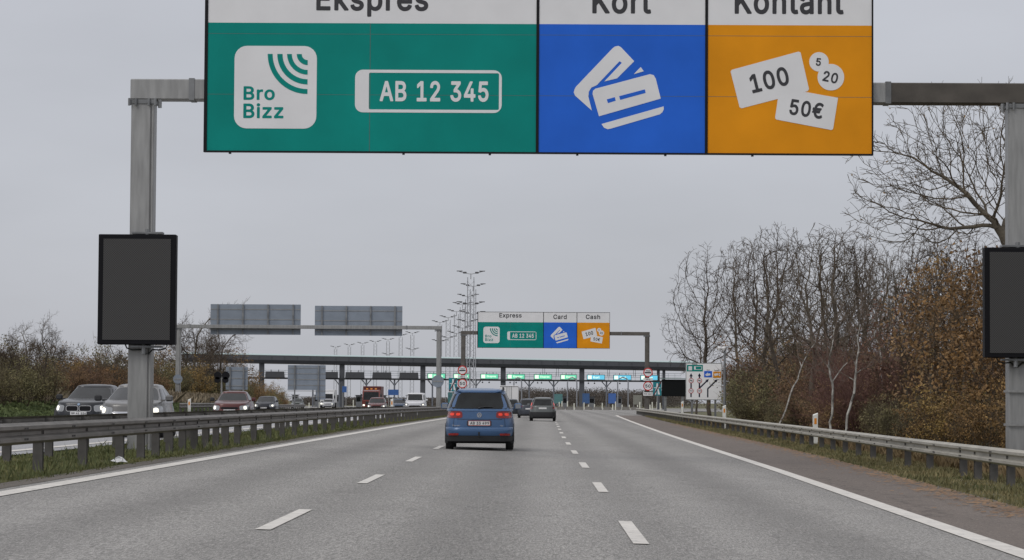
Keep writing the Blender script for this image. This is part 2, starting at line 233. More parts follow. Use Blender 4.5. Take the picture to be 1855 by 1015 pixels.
'n':(430,"356,-21 293,-21 284,-17 279,-12 275,-3 275,231 273,258 266,277 252,294 238,303 212,308 185,304 158,290 147,276 137,249 135,240 135,-3 131,-12 122,-19 113,-21 50,-21 41,-17 36,-12 32,-3 32,6 32,375 33,384 41,396 50,400 113,400 122,397 133,384 140,379 158,390 185,400 212,404 248,404 284,397 302,389 323,375 349,348 360,330 370,303 377,267 378,240 378,-3 374,-12 365,-19"),
'o':(435,"193,404 238,403 265,397 301,382 328,364 352,340 376,304 391,268 400,223 402,187 397,133 387,97 364,52 337,21 310,-2 265,-21 238,-27 184,-28 157,-23 112,-5 85,13 67,31 51,52 36,79 25,106 15,160 13,187 20,250 27,277 50,322 81,358 112,381 130,391 148,397 175,403|273,277 256,294 238,304 220,308 193,308 175,303 157,293 148,284 131,259 122,232 118,205 117,187 121,151 132,115 148,92 166,77 184,70 202,68 238,72 265,90 283,115 290,133 296,160 297,205 287,250"),
'p':(444,"408,232 411,196 410,160 400,106 386,70 374,49 356,26 329,2 302,-14 257,-27 230,-29 194,-26 167,-17 140,0 135,-11 135,-146 131,-155 122,-162 113,-164 50,-164 41,-160 36,-155 32,-146 32,-137 32,376 33,385 39,394 50,400 113,400 126,394 140,378 158,390 176,398 212,405 257,403 302,390 320,381 338,367 357,349 374,327 388,304 399,277|242,70 257,76 275,91 288,106 296,124 306,169 304,223 297,250 289,268 284,277 266,295 239,307 221,309 203,307 185,302 174,295 156,277 146,259 135,214 136,160 148,115 158,97 167,88 194,71 221,68"),
'r':(279,"32,267 32,375 33,384 41,396 50,400 113,400 122,397 131,386 140,384 158,395 176,400 194,405 212,406 248,404 257,399 262,393 264,384 264,321 257,307 248,302 212,305 194,304 167,295 146,276 138,258 135,240 135,-3 131,-12 122,-19 50,-21 41,-17 36,-12 32,-3"),
's':(385,"195,405 213,404 249,396 276,385 301,367 317,349 334,322 344,295 345,286 341,277 330,270 267,256 257,259 249,268 240,286 222,304 186,312 159,308 141,298 132,286 131,268 138,259 150,252 258,223 285,212 309,196 330,175 344,151 351,124 351,88 340,52 329,34 303,8 285,-4 267,-14 231,-25 186,-29 159,-28 123,-22 105,-17 78,-3 60,10 45,25 27,52 16,88 15,97 19,106 33,115 96,128 105,125 113,115 123,91 134,79 159,69 186,66 213,71 232,79 241,88 246,97 244,115 234,124 222,130 114,159 91,169 69,183 47,205 33,232 28,250 27,286 32,313 40,331 52,349 78,374 123,397 159,404"),
't':(247,"201,75 210,73 220,65 234,2 232,-7 224,-16 201,-23 147,-24 120,-18 102,-11 73,11 59,29 52,47 47,65 44,92 44,299 39,305 3,306 -6,310 -13,317 -15,326 -15,380 -12,389 -6,396 3,400 39,401 44,407 44,470 48,483 57,491 129,492 138,488 145,479 147,470 147,406 156,400 210,399 222,389 225,380 225,326 219,313 210,307 156,306 147,299 148,83 155,74 165,72"),
'u':(430,"378,127 378,1 374,-11 365,-19 356,-21 293,-20 284,-16 279,-8 275,4 248,-12 230,-19 203,-25 167,-25 140,-21 122,-16 86,5 64,28 52,46 41,73 34,109 32,379 34,388 43,397 59,400 113,400 122,398 133,388 135,379 135,145 138,118 145,100 161,82 176,75 203,71 230,77 248,88 260,100 272,127 275,154 275,379 277,388 284,396 293,400 356,400 367,397 376,388 378,379"),
'x':(398,"373,375 369,366 252,195 254,186 373,15 378,6 379,-3 375,-12 369,-17 360,-21 279,-20 270,-12 189,112 108,-12 99,-19 90,-21 18,-21 9,-17 4,-12 0,-3 1,6 6,15 129,195 12,366 8,375 9,384 14,393 27,400 99,400 108,398 117,391 189,278 270,396 279,400 351,400 360,398 369,390"),
'z':(400,"54,96 208,294 201,301 192,302 48,302 39,304 30,312 27,321 28,384 33,393 39,398 48,400 327,400 336,400 348,393 353,384 354,375 354,330 351,321 173,87 169,78 345,76 355,69 360,60 360,-3 354,-14 345,-20 336,-21 39,-21 30,-17 25,-12 21,-3 22,51"),
'€':(483,"166,250 319,250 328,249 337,242 342,233 341,224 317,170 310,162 301,158 193,158 184,157 180,152 200,116 219,98 238,86 274,75 301,74 328,81 355,93 391,116 400,117 409,112 418,98 443,44 441,35 436,28 424,17 400,1 364,-15 328,-25 292,-28 256,-26 224,-19 193,-7 166,8 139,30 121,49 105,71 85,107 67,156 13,158 4,162 -3,170 -5,179 -3,188 18,242 31,250 54,251 49,255 31,255 4,262 -3,269 -5,278 17,341 22,346 31,350 68,350 87,404 102,431 121,458 139,478 166,501 193,516 220,527 256,535 310,536 346,529 382,516 409,501 439,476 444,467 443,458 418,403 409,392 400,388 391,389 358,413 328,428 301,434 274,434 247,427 220,412 196,386 182,359 184,350 364,350 373,348 382,338 385,332 384,323 355,264 346,259 319,255 166,255 164,251"),
}
def text_mb(txt, x0, x1, z0, z1, y, th=0.004, bold=0.02, ang=0.0, mb=None):
    """lettering fitted into a box, as solid letters on a plate"""
    cu = bpy.data.curves.new('t', 'CURVE'); cu.dimensions = '2D'; cu.fill_mode = 'BOTH'; cu.extrude = 0.5; cu.offset = 0.0; pen = 0.0
    for ch in txt:
        if ch == ' ': pen += .26; continue
        adv, dat = GL[ch]
        for cont in dat.split('|'):
            P_ = [tuple(float(q) / 1000 for q in c_.split(',')) for c_ in cont.split(' ')]
            sp = cu.splines.new('POLY'); sp.points.add(len(P_) - 1); sp.use_cyclic_u = True
            for k_, (x_, y_) in enumerate(P_): sp.points[k_].co = (x_ + pen, y_, 0, 1)
        pen += adv / 1000 + .02
    ob = bpy.data.objects.new('t', cu); COL.objects.link(ob); bpy.context.view_layer.update()
    me = bpy.data.meshes.new_from_object(ob.evaluated_get(bpy.context.evaluated_depsgraph_get()))
    vs = [v.co.copy() for v in me.vertices]; fs = [tuple(p.vertices) for p in me.polygons]
    bpy.data.objects.remove(ob); bpy.data.curves.remove(cu); bpy.data.meshes.remove(me)
    ax, bx = min(v.x for v in vs), max(v.x for v in vs); az_, bz = min(v.y for v in vs), max(v.y for v in vs)
    kx = (x1 - x0) / (bx - ax); kz = (z1 - z0) / (bz - az_); cx, cz = (x0 + x1) / 2, (z0 + z1) / 2; ca, sa = math.cos(ang), math.sin(ang)
    q = []
    for v in vs:
        u = (v.x - ax) * kx + x0 - cx; t = (v.y - az_) * kz + z0 - cz
        q.append((cx + u * ca - t * sa, y - (th if v.z > 0 else 0), cz + u * sa + t * ca))
    mb = mb or MB(); mb.add(q, fs); return mb
def rot_poly(poly, cx, cz, a):
    ca, sa = math.cos(a), math.sin(a); return [(cx + (x - cx) * ca - (z - cz) * sa, cz + (x - cx) * sa + (z - cz) * ca) for x, z in poly]
# ---------------------------------------------------------------- materials
M_STEEL = stretch(mat('galvanised_steel', (0.30, 0.30, 0.295), 0.45, 0.4, var=0.16, vs=6.0, det=9), (1.6, 1.6, .22))
M_STEELD = mat('weathered_galvanised_steel', (0.20, 0.205, 0.21), 0.5, 0.35, var=0.3, vs=2.0)
M_RAIL = mat('shaded_guardrail_steel', (0.15, 0.138, 0.125), 0.55, 0.3, var=0.25, vs=1.5, bump=0.05)  # dark tone puts the shadow side of the left rails into the colour
M_RPOST = mat('guardrail_post_steel', (0.10, 0.095, 0.09), 0.6, 0.3, var=0.3, vs=3.0)
M_BLACK = mat('black_paint', (0.008, 0.008, 0.010), 0.6, spec=.2)
M_WHITE = mat('sign_white', (0.74, 0.74, 0.75), 0.45, var=0.04, vs=1.2)
M_GREEN = mat('sign_green', (0.003, 0.24, 0.205), 0.55, spec=.12, var=0.11, vs=0.7, det=7)
M_BLUE = mat('sign_blue', (0.024, 0.135, 0.64), 0.55, spec=.12, var=0.10, vs=0.7, det=7)
M_ORANGE = mat('sign_orange', (0.74, 0.285, 0.010), 0.55, spec=.12, var=0.11, vs=0.7, det=7)
M_RED = mat('sign_red', (0.50, 0.02, 0.02), 0.4)
M_SBACK = mat('aluminium_sign_back', (0.235, 0.27, 0.32), 0.5, 0.2, var=0.1, vs=1.0)
M_SEAM = mat('sign_joint_grime', (0.06, 0.16, 0.15), 0.7)
M_TYRE = mat('tyre_rubber', (0.018, 0.018, 0.019), 0.85)
M_RIM = mat('alloy_rim', (0.35, 0.35, 0.36), 0.35, 0.7)
M_GLASS = mat('tinted_car_glass', (0.008, 0.010, 0.011), 0.14, 0.0, spec=0.34, var=.6, vs=3)
M_TRIM = mat('dark_plastic_trim', (0.02, 0.021, 0.023), 0.6)
M_TAIL = mat('red_tail_light', (0.24, 0.012, 0.010), 0.25, coat=.4)
M_TAILON = mat('lit_brake_lamp', (0.85, 0.06, 0.03), 0.2, emit=0.22)
M_CLEAR = mat('clear_lamp_lens', (0.30, 0.31, 0.32), 0.15, coat=.5)
M_LAMPON = mat('lit_headlamp', (1.0, 0.96, 0.84), 0.2, emit=.9)
M_CHROME = mat('chrome', (0.62, 0.62, 0.64), 0.2, 0.9)
M_PLATE = mat('number_plate_white', (0.70, 0.70, 0.70), 0.4)
M_PTXT = mat('number_plate_text', (0.03, 0.03, 0.035), 0.5)
# ---------------------------------------------------------------- ground, roads
YS = [-30, 0] + list(range(10, 120, 5)) + list(range(120, 340, 10)) + list(range(340, 480, 20)) + [480, 520, 560, 620, 700, 850, 1000, 1300, 1700, 2300, 3200]
def strip(name, fl, fr, y0, y1, dz, m, nx=12, kind='structure'):
    ys = sorted(set([y0, y1] + [y for y in YS if y0 < y < y1] + [y for y in range(int(y0), int(y1), 5)])); mb = MB(); n = nx + 1
    for y in ys:
        a, b = fl(y), fr(y); 
        for i in range(n): x = a + (b - a) * i / nx; mb.v.append((x, y, gz(x, y) + dz))
    for j in range(len(ys) - 1):
        for i in range(nx): mb.f.append((j * n + i, j * n + i + 1, (j + 1) * n + i + 1, (j + 1) * n + i)); mb.m.append(0)
    o = mb.build(name, m); tag(o, kind=kind); return o
def asphalt(name, c1, c2, grain=0.5, tracks=False, cracks=0.0, bump=0.35):
    m = bpy.data.materials.new(name); m.use_nodes = True; t = m.node_tree; b = t.nodes['Principled BSDF']; Nn = t.nodes.new; Ln = t.links.new
    b.inputs['Roughness'].default_value = 0.8; b.inputs['Specular IOR Level'].default_value = 0.35
    g = Nn('ShaderNodeNewGeometry'); 
    def noise(sc_, det=3, rough=.6, scl=(1, 1, 1)):
        mpn = Nn('ShaderNodeMapping'); mpn.inputs['Scale'].default_value = scl; Ln(g.outputs['Position'], mpn.inputs[0])
        n = Nn('ShaderNodeTexNoise'); n.inputs['Scale'].default_value = sc_; n.inputs['Detail'].default_value = det; n.inputs['Roughness'].default_value = rough
        Ln(mpn.outputs[0], n.inputs['Vector']); return n.outputs[0]
    def ramp(v, a, b_, lo, hi):
        r = Nn('ShaderNodeMapRange'); r.inputs[1].default_value = a; r.inputs[2].default_value = b_; r.inputs[3].default_value = lo; r.inputs[4].default_value = hi; Ln(v, r.inputs[0]); return r.outputs[0]
    def mul(a, b_):
        k = Nn('ShaderNodeMath'); k.operation = 'MULTIPLY'; Ln(a, k.inputs[0]); Ln(b_, k.inputs[1]); return k.outputs[0]
    big = noise(0.09, 4, .55, (1.6, 0.25, 1)); mix = Nn('ShaderNodeMix'); mix.data_type = 'RGBA'
    Ln(ramp(big, .32, .68, 0, 1), mix.inputs[0]); mix.inputs[6].default_value = (*c1, 1); mix.inputs[7].default_value = (*c2, 1)
    val = ramp(noise(40, 2, .7, (1, .13, 1)), .3, .7, 1 - grain * .38, 1 + grain * .38)
    val = mul(val, ramp(noise(110, 2, .8, (1, .15, 1)), .3, .7, 1 - grain * .6, 1 + grain * .6))
    val = mul(val, ramp(noise(1.3, 4, .65, (1, .2, 1)), .3, .7, .93, 1.06)); val = mul(val, ramp(noise(.45, 3, .5, (1, .25, 1)), .60, .80, 1.0, .88))
    if tracks:
        s = Nn('ShaderNodeSeparateXYZ'); Ln(g.outputs['Position'], s.inputs[0])
        wv = Nn('ShaderNodeMath'); wv.operation = 'MULTIPLY_ADD'; wv.inputs[1].default_value = 2 * math.pi / 1.84; wv.inputs[2].default_value = .6; Ln(s.outputs[0], wv.inputs[0])
        sn = Nn('ShaderNodeMath'); sn.operation = 'SINE'; Ln(wv.outputs[0], sn.inputs[0]); val = mul(val, ramp(sn.outputs[0], -1, 1, .915, 1.06))
        # oily centre of each lane
        w2 = Nn('ShaderNodeMath'); w2.operation = 'MULTIPLY_ADD'; w2.inputs[1].default_value = 2 * math.pi / 3.65; w2.inputs[2].default_value = 3.03; Ln(s.outputs[0], w2.inputs[0])
        s2 = Nn('ShaderNodeMath'); s2.operation = 'SINE'; Ln(w2.outputs[0], s2.inputs[0]); val = mul(val, ramp(s2.outputs[0], .2, 1, 1.0, .88))
    if cracks:
        vo = Nn('ShaderNodeTexVoronoi'); vo.feature = 'DISTANCE_TO_EDGE'; mpn = Nn('ShaderNodeMapping'); mpn.inputs['Scale'].default_value = (.55, .12, 1)
        wn = Nn('ShaderNodeTexNoise'); wn.inputs['Scale'].default_value = 1.2; wn.inputs['Detail'].default_value = 5
        Ln(g.outputs['Position'], wn.inputs['Vector']); ad = Nn('ShaderNodeVectorMath'); ad.operation = 'MULTIPLY_ADD'; Ln(wn.outputs['Color'], ad.inputs[0]); ad.inputs[1].default_value = (1.6, 1.6, 0); Ln(g.outputs['Position'], ad.inputs[2])
        Ln(ad.outputs[0], mpn.inputs[0]); Ln(mpn.outputs[0], vo.inputs['Vector']); vo.inputs['Scale'].default_value = 1.0
        val = mul(val, ramp(vo.outputs['Distance'], .0, .012, 1 - cracks, 1.0))
    fin = Nn('ShaderNodeVectorMath'); fin.operation = 'SCALE'; Ln(mix.outputs[2], fin.inputs[0]); Ln(val, fin.inputs['Scale']); Ln(fin.outputs[0], b.inputs['Base Color'])
    bp = Nn('ShaderNodeBump'); bp.inputs['Strength'].default_value = bump; bp.inputs['Distance'].default_value = .01; Ln(noise(90, 2, .8), bp.inputs['Height']); Ln(bp.outputs[0], b.inputs['Normal'])
    return m
M_ASPH = asphalt('worn_grey_asphalt', (0.252, 0.243, 0.228), (0.292, 0.282, 0.268), 0.9, tracks=True, cracks=0.14)
M_SHOULD = asphalt('brown_shoulder_asphalt', (0.138, 0.114, 0.098), (0.175, 0.147, 0.127), 0.6, cracks=0.45)
M_OASPH = asphalt('opposite_asphalt', (0.33, 0.33, 0.34), (0.38, 0.38, 0.39), 0.3)
M_DIRT = asphalt('dirt_edge', (0.10, 0.09, 0.075), (0.15, 0.13, 0.11), 0.6)
M_EARTH = mat('rough_grassland', (0.06, 0.075, 0.025), 0.95, col2=(0.16, 0.13, 0.07), vs=0.25, det=8, bump=0.6, bs=6)
def paintmat():
    m = mat('road_paint', (0.66, 0.63, 0.58), 0.6, var=0.10, vs=2.5, bump=0.15, bs=80); t = m.node_tree; b = t.nodes['Principled BSDF']
    g = t.nodes.new('ShaderNodeNewGeometry'); n = t.nodes.new('ShaderNodeTexNoise'); n.inputs['Scale'].default_value = 7; n.inputs['Detail'].default_value = 8; n.inputs['Roughness'].default_value = .75
    t.links.new(g.outputs['Position'], n.inputs['Vector']); r = t.nodes.new('ShaderNodeMapRange'); r.inputs[1].default_value = .56; r.inputs[2].default_value = .66
    t.links.new(n.outputs[0], r.inputs[0]); mxn = t.nodes.new('ShaderNodeMix'); mxn.data_type = 'RGBA'; old = b.inputs['Base Color'].links[0].from_socket
    t.links.new(r.outputs[0], mxn.inputs[0]); t.links.new(old, mxn.inputs[6]); mxn.inputs[7].default_value = (.3, .3, .29, 1); t.links.new(mxn.outputs[2], b.inputs['Base Color']); return m
M_PAINT = paintmat()
def ground():
    xs = [-3000, -1500, -700, -300, -150, -80, -50, -40, -35, -32, -30, -28, -27, -26, -25, -24, -23, -22, -21.2, -20, -16, -12, -9, -6, -3, 0, 3, 6, 8, 10, 12, 15, 20, 30, 45, 70, 120, 250, 600, 1500, 3000]
    mb = MB(); n = len(xs)
    for y in YS:
        for x in xs:
            z = gz(x, y) - 0.05
            mb.v.append((x, y, z))
    for j in range(len(YS) - 1):
        for i in range(n - 1): mb.f.append((j * n + i, j * n + i + 1, (j + 1) * n + i + 1, (j + 1) * n + i)); mb.m.append(0)
    tag(mb.build('ground', M_EARTH, smooth=True), kind='structure')
ground()
T = lambda tab: (lambda y: lerp_pts(tab, y))
strip('road', T(A_LEFT), T(E_RIGHT), -20, 262, 0.0, M_ASPH)
strip('hard_shoulder', T(E_RIGHT), T(A_RIGHT), -20, 262, 0.0, M_SHOULD, 6)
strip('plaza_approach_road', T(A_LEFT), T(A_RIGHT), 262, 560, 0.0, M_ASPH, 16)
strip('opposite_road', T(O_LEFT), T(O_RIGHT), -20, 560, 0.0, M_OASPH, 10)
strip('opposite_hard_shoulder', lambda y: lerp_pts(O_LEFT, y) - 0.02, lambda y: lerp_pts(O_LEFT, y) + 2.0, -20, 240, 0.006, M_SHOULD, 3)
strip('dirt_edge', lambda y: lerp_pts(A_RIGHT, y) , lambda y: lerp_pts(A_RIGHT, y) + 0.35, -20, 255, -0.012, M_DIRT, 1)
strip('median_dirt_edge', lambda y: lerp_pts(A_LEFT, y) - 0.2, lambda y: lerp_pts(A_LEFT, y) + 0.18, -20, 255, 0.005, M_DIRT, 1)
strip('left_edge_line', lambda y: lerp_pts(E_LEFT, y) - 0.14, lambda y: lerp_pts(E_LEFT, y) + 0.14, -10, 335, 0.009, M_PAINT, 1)
strip('right_edge_line', lambda y: lerp_pts(E_RIGHT, y) - 0.14, lambda y: lerp_pts(E_RIGHT, y) + 0.14, -10, 262, 0.009, M_PAINT, 1)
strip('opposite_edge_line', lambda y: lerp_pts(O_RIGHT, y) - 0.7, lambda y: lerp_pts(O_RIGHT, y) - 0.45, -10, 300, 0.009, M_PAINT, 1)
def dashes(name, tab, y0, y1, ln, per, wd=0.15):
    mb = MB(); y = y0
    while y < y1:
        n = 3
        for k in range(n):
            a, b = y + ln * k / n, y + ln * (k + 1) / n; xa, xb = lerp_pts(tab, a), lerp_pts(tab, b)
            mb.add([(xa - wd / 2, a, gz(xa - wd / 2, a) + .009), (xa + wd / 2, a, gz(xa + wd / 2, a) + .009), (xb + wd / 2, b, gz(xb + wd / 2, b) + .009), (xb - wd / 2, b, gz(xb - wd / 2, b) + .009)], [(0, 1, 2, 3)])
        y += per
    tag(mb.build(name, M_PAINT), kind='structure')
dashes('lane_dashes_left', [(0, -2.62), (400, -2.62)], -3.2, 320, 4.7, 14.3)
dashes('lane_dashes_right', [(0, 0.98), (100, 0.98), (300, 1.6)], -3.5, 320, 4.7, 14.2)
# ---------------------------------------------------------------- guardrails
def resample(tab, y0, y1):
    ys = [y0]; 
    while ys[-1] < y1: ys.append(min(y1, ys[-1] + (4 if ys[-1] < 130 else 10)))
    return [(lerp_pts(tab, y), y) for y in ys]
WPROF = [(0, .32), (.02, .30), (.08, .275), (.08, .225), (.0, .185), (.0, .135), (.08, .095), (.08, .045), (.02, .02), (0, 0)]
def guardrail(label, tab, y0, y1, side, posts, top=0.75, mid=True, rail_mat=None, group=None, sink=0.0):
    """side=+1: corrugated face towards +x (traffic on the right of it)"""
    root = thing('guardrail', label, 'guardrail', (lerp_pts(tab, y0), y0, gz(lerp_pts(tab, y0), y0)), group=group); ox, oy, oz = root.location
    mb = MB(); pts = resample(tab, y0, y1); k = len(WPROF)
    for x, y in pts:
        z = gz(x, y) + top - .31 - sink
        for dx, dz in WPROF: mb.v.append((x + side * (dx + .06) - ox, y - oy, z + dz - oz))
        for dx, dz in WPROF: mb.v.append((x + side * (dx + .056) - ox, y - oy, z + dz - oz))
    for j in range(len(pts) - 1):
        for i in range(k - 1):
            a = j * 2 * k + i; b = a + 2 * k; mb.f += [(a, a + 1, b + 1, b), (a + k, b + k, b + k + 1, a + k + 1)]; mb.m += [0, 0]
        for i in (0, k - 1): a = j * 2 * k + i; b = a + 2 * k; mb.f.append((a, b, b + k, a + k)); mb.m.append(0)
    for j in (0, len(pts) - 1): mb.f += [(j * 2 * k + i, j * 2 * k + i + 1, j * 2 * k + i + k + 1, j * 2 * k + i + k) for i in range(k - 1)]; mb.m += [0] * (k - 1)
    mb.build('beam', rail_mat or M_RAIL, root, smooth=True, angle=50)
    # splice bolts and joint laps
    y = y0 + 1.2
    while y < min(y1, 110):
        sb = MB(); x = lerp_pts(tab, y); z = gz(x, y) + top - .31 - sink
        sb.box(x - ox + side * .057 - .003, x - ox + side * .06 + .003, y - oy - .005, y - oy + .005, z - oz, z - oz + .31)
        for dy in (-.12, -.05, .05, .12):
            for dz in (.235, .08): sb.box(x - ox + side * .14 - .012, x - ox + side * .14 + .012, y - oy + dy - .015, y - oy + dy + .015, z - oz + dz - .015, z - oz + dz + .015)
        y += 4; sb.build('splice', M_RPOST, root)
    pm = MB(); h = top - .03; w_ = .06
    pm.box(-.004, .004, -w_, w_, -.4, h); pm.box(-.075, .075, -w_ - .004, -w_ + .004, -.4, h); pm.box(-.075, .075, w_ - .004, w_ + .004, -.4, h)
    pmesh = pm.mesh('post', M_RPOST); bm_ = MB(); bm_.box(-.055, .055, -.05, .05, 0, .2); 
    for i, y in enumerate(posts[:100]):
        x = lerp_pts(tab, y); o = bpy.data.objects.new('post', pmesh); link(o, root); o.location = (x - ox, y - oy, gz(x, y) - sink - oz)
    return root
def prange(a, b, d):
    r = []; 
    while a < b: r.append(a); a += d
    return r
RL = [(0, -7.7), (240, -7.7), (300, -8.6), (335, -11)]
guardrail('weathered steel guardrail between the median grass and the left lane', RL, 22, 335, 1, [28.9, 32.9, 36.9] + [40.9, 44.9, 48.9] + prange(51.5, 66, 2) + prange(68, 335, 4))
guardrail('back guardrail of the median, behind the big gantry post and facing oncoming cars', [(0, -9.25), (240, -9.25), (300, -9.8), (335, -12)], 22, 335, -1, prange(26.2, 335, 4))
RR = [(0, 8.7), (50, 8.85), (65, 9.05), (82, 9.4), (100, 9.7), (138, 10.1), (180, 10.2), (285, 10.7)]
M_RAILR = mat('pale_lit_guardrail', (0.40, 0.38, 0.33), 0.6, 0.15, var=0.15, vs=1.2, bump=0.05)  # paler copy of the rail steel for the rail whose lit side shows
guardrail('long pale guardrail along the right shoulder in front of the bare trees', RR, 34, 285, -1, prange(37.7, 57.5, 2) + prange(60.9, 285, 4), top=.66, rail_mat=M_RAILR)
guardrail('short far guardrail on the outer side of the oncoming road, beyond the red car', [(160, -21.7), (205, -24.4), (245, -26.1), (330, -29.0)], 160, 330, 1, prange(162, 330, 4))
# ---------------------------------------------------------------- toll lane signs
S = 84.2
def mp_(px, py):
    return ((px - 974) / S, (279 - (py - (px - 974) * .0049)) / S)
def mpl(pts): return [mp_(*p) for p in pts]
def toll_sign(loc, label, words, detail=True):
    r = thing('toll_lane_sign', label, 'sign', loc)
    x0, x1, xa, xb = mp_(366, 278)[0], mp_(1583, 282)[0], mp_(973, 279)[0], mp_(1280, 280)[0]; zt = mp_(974, -53)[1]; zm = mp_(974, 42)[1]; e = .035
    m = MB(); m.box(x0, x1, .0, .09, 0, zt, bev=.01); m.build('sign_box', M_SBACK, r)
    m = MB()
    m.band([(x0, 0), (x1, 0), (x1, zt), (x0, zt)], [(x0 + 2 * e, e), (x1 - e, e), (x1 - e, zt - e), (x0 + 2 * e, zt - e)], -.03, .0)
    for x in (xa, xb): m.box(x - .03, x + .03, -.03, 0, e, zt - e)
    m.build('frame', M_BLACK, r)
    for nm, mt, a, b in (('express_panel', M_GREEN, x0 + 2 * e, xa - .03), ('card_panel', M_BLUE, xa + .03, xb - .03), ('cash_panel', M_ORANGE, xb + .03, x1 - e)):
        m = MB(); m.box(a, b, -.012, 0.0, e, zm); m.build(nm, mt, r)
        m = MB(); m.box(a, b, -.012, 0.0, zm, zt - e); m.build('heading_panel', M_WHITE, r)
    # joints between the sign's boards
    m = MB(); z1, z2 = mp_(974, 173)[1], mp_(974, 62)[1]
    for z in (z1, z2): m.box(x0 + 2 * e, x1 - e, -.0135, -.012, z - .004, z + .004)
    m.box(mp_(668, 0)[0] - .006, mp_(668, 0)[0] + .006, -.0137, -.012, e, zm)
    m.build('board_joint', mat('board_joint_dark', (.09, .13, .12), .8), r)
    # small clips under the lower edge
    for px in (414, 730, 887, 1046, 1206, 1364): x = mp_(px, 0)[0]; m = MB(); m.box(x - .025, x + .025, .0, .08, -.03, 0); m.build('edge_clip', M_TRIM, r)
    y = -.013
    def wd(t, a, b, c, d): 
        (xa_, za), (xb_, zb) = mp_(a, d), mp_(b, c); text_mb(t, xa_, xb_, min(za, zb), max(za, zb), y, .004, .018).build('lettering', M_PTXT, r)
    for wi in words: wd(*wi)
    # tag pictogram
    m = MB(); m.plate(rrect(*mp_(421, 0)[:1], mp_(571, 0)[0], mp_(496, 233)[1], mp_(496, 82)[1], .27), y - .005, y); m.build('tag_pictogram', M_WHITE, r)
    m = MB(); cx, cz = mp_(556, 97)
    for ro, ri in ((73, 64), (55.5, 46), (37.5, 29), (20, 11)):
        n = 16; po = []; pi = []
        for k in range(n + 1):
            a = R(180 + 90 * k / n); po.append((cx - .02 + ro / S * math.cos(a), cz + ro / S * math.sin(a))); pi.append((cx - .02 + ri / S * math.cos(a), cz + ri / S * math.sin(a)))
        m.plate(po + pi[::-1], y - .010, y - .005)
    m.build('radio_waves', M_GREEN, r)
    for t, a, b, c, d in (('Bro', 438, 495, 156, 181), ('Bizz', 438, 511, 187, 214)):
        p, q = mp_(a, d), mp_(b, c); text_mb(t, p[0], q[0], p[1], q[1], y - .005, .004, .012).build('lettering', M_GREEN, r)
    # number-plate pictogram
    X0, X1 = mp_(641, 0)[0], mp_(908, 0)[0]; Z0, Z1 = mp_(774, 204)[1], mp_(774, 126)[1]
    m = MB(); o_ = rrect(X0, X1, Z0, Z1, .17); i_ = rrect(X0 + .30, X1 - .06, Z0 + .065, Z1 - .065, .03)
    o2 = rrect(X0, X1, Z0, Z1, .17)
    m.band(o_, i_, y - .005, y); m.build('number_plate_pictogram', M_WHITE, r)
    text_mb('AB 12 345', mp_(686, 0)[0], mp_(884, 0)[0], mp_(785, 184)[1], mp_(785, 146)[1], y, .004, .022).build('lettering', M_WHITE, r)
    # card pictogram, traced in sign coordinates
    k_ = 340 / 1150; cp = lambda pts: [mp_(960 + a * k_, b * k_) for a, b in pts]
    def arcpts(c, r_, a0, a1, n=5): return [(c[0] + r_ * math.cos(R(a0 + (a1 - a0) * i / n)), c[1] - r_ * math.sin(R(a0 + (a1 - a0) * i / n))) for i in range(n + 1)]
    m = MB()
    m.plate(cp([(272, 545), (280, 530), (505, 292), (520, 281), (540, 277), (556, 285), (638, 372), (533, 478), (455, 497), (562, 382), (548, 372), (408, 520), (375, 535), (360, 560), (357, 590), (379, 677), (276, 585), (267, 565)]), y - .005, y)
    m.plate(cp([(678, 408), (697, 434), (636, 452)]), y - .005, y)
    m.plate(cp([(383, 575), (385, 555), (400, 542), (735, 452), (758, 458), (771, 480), (802, 603), (423, 712)]), y - .005, y)
    m.plate(cp([(438, 760), (820, 651), (821, 668), (813, 686), (797, 700), (500, 787), (477, 792), (455, 783)]), y - .005, y)
    m.build('card_pictogram', M_WHITE, r)
    m = MB(); m.plate(cp([(470, 608), (520, 594), (525, 616), (478, 631)]), y - .008, y - .005); m.plate(cp([(546, 588), (704, 546), (709, 568), (553, 611)]), y - .008, y - .005)
    m.build('card_slots', M_BLUE, r)
    # notes and coins pictogram
    k2 = 350 / 1184; cq = lambda pts: [mp_(1270 + a * k2, b * k2) for a, b in pts]
    m = MB(); m.plate(cq([(182, 436), (190, 425), (598, 313), (612, 318), (664, 545), (655, 557), (250, 663), (238, 657)]), y - .005, y)
    m.plate(cq([(474, 595), (640, 562), (842, 598), (812, 790), (802, 797), (463, 732), (456, 722)]), y - .007, y)
    for c, rr in (((725, 376), 60), ((798, 471), 82)): m.plate(disc(*mp_(1270 + c[0] * k2, c[1] * k2), rr * k2 / S), y - (.005 if rr == 60 else .007), y)
    m.build('money_pictogram', M_WHITE, r)
    for t, c, ww, hh, a in (('100', (420, 487), 238, 118, 14), ('50€', (648, 667), 205, 100, -8), ('20', (796, 471), 92, 66, -12), ('5', (722, 377), 30, 48, -6)):
        p = mp_(1270 + c[0] * k2, c[1] * k2); ww *= k2 / S; hh *= k2 / S
        text_mb(t, p[0] - ww / 2, p[0] + ww / 2, p[1] - hh / 2, p[1] + hh / 2, y - .007, .004, .02, R(a)).build('lettering', M_PTXT, r)
    return r
GY = 57.0; GY2 = 289.0
c1 = at(974, 279, GY)
toll_sign((c1.x, GY, c1.z), 'huge green, blue and orange toll lane sign with Ekspres, Kort and Kontant above the road', 
    [('Ekspres', 569, 773, -25, 28), ('Kort', 1072, 1179, -22, 23), ('Kontant', 1331, 1529, -22, 24)])
c2 = at(984.5, 631, GY2)
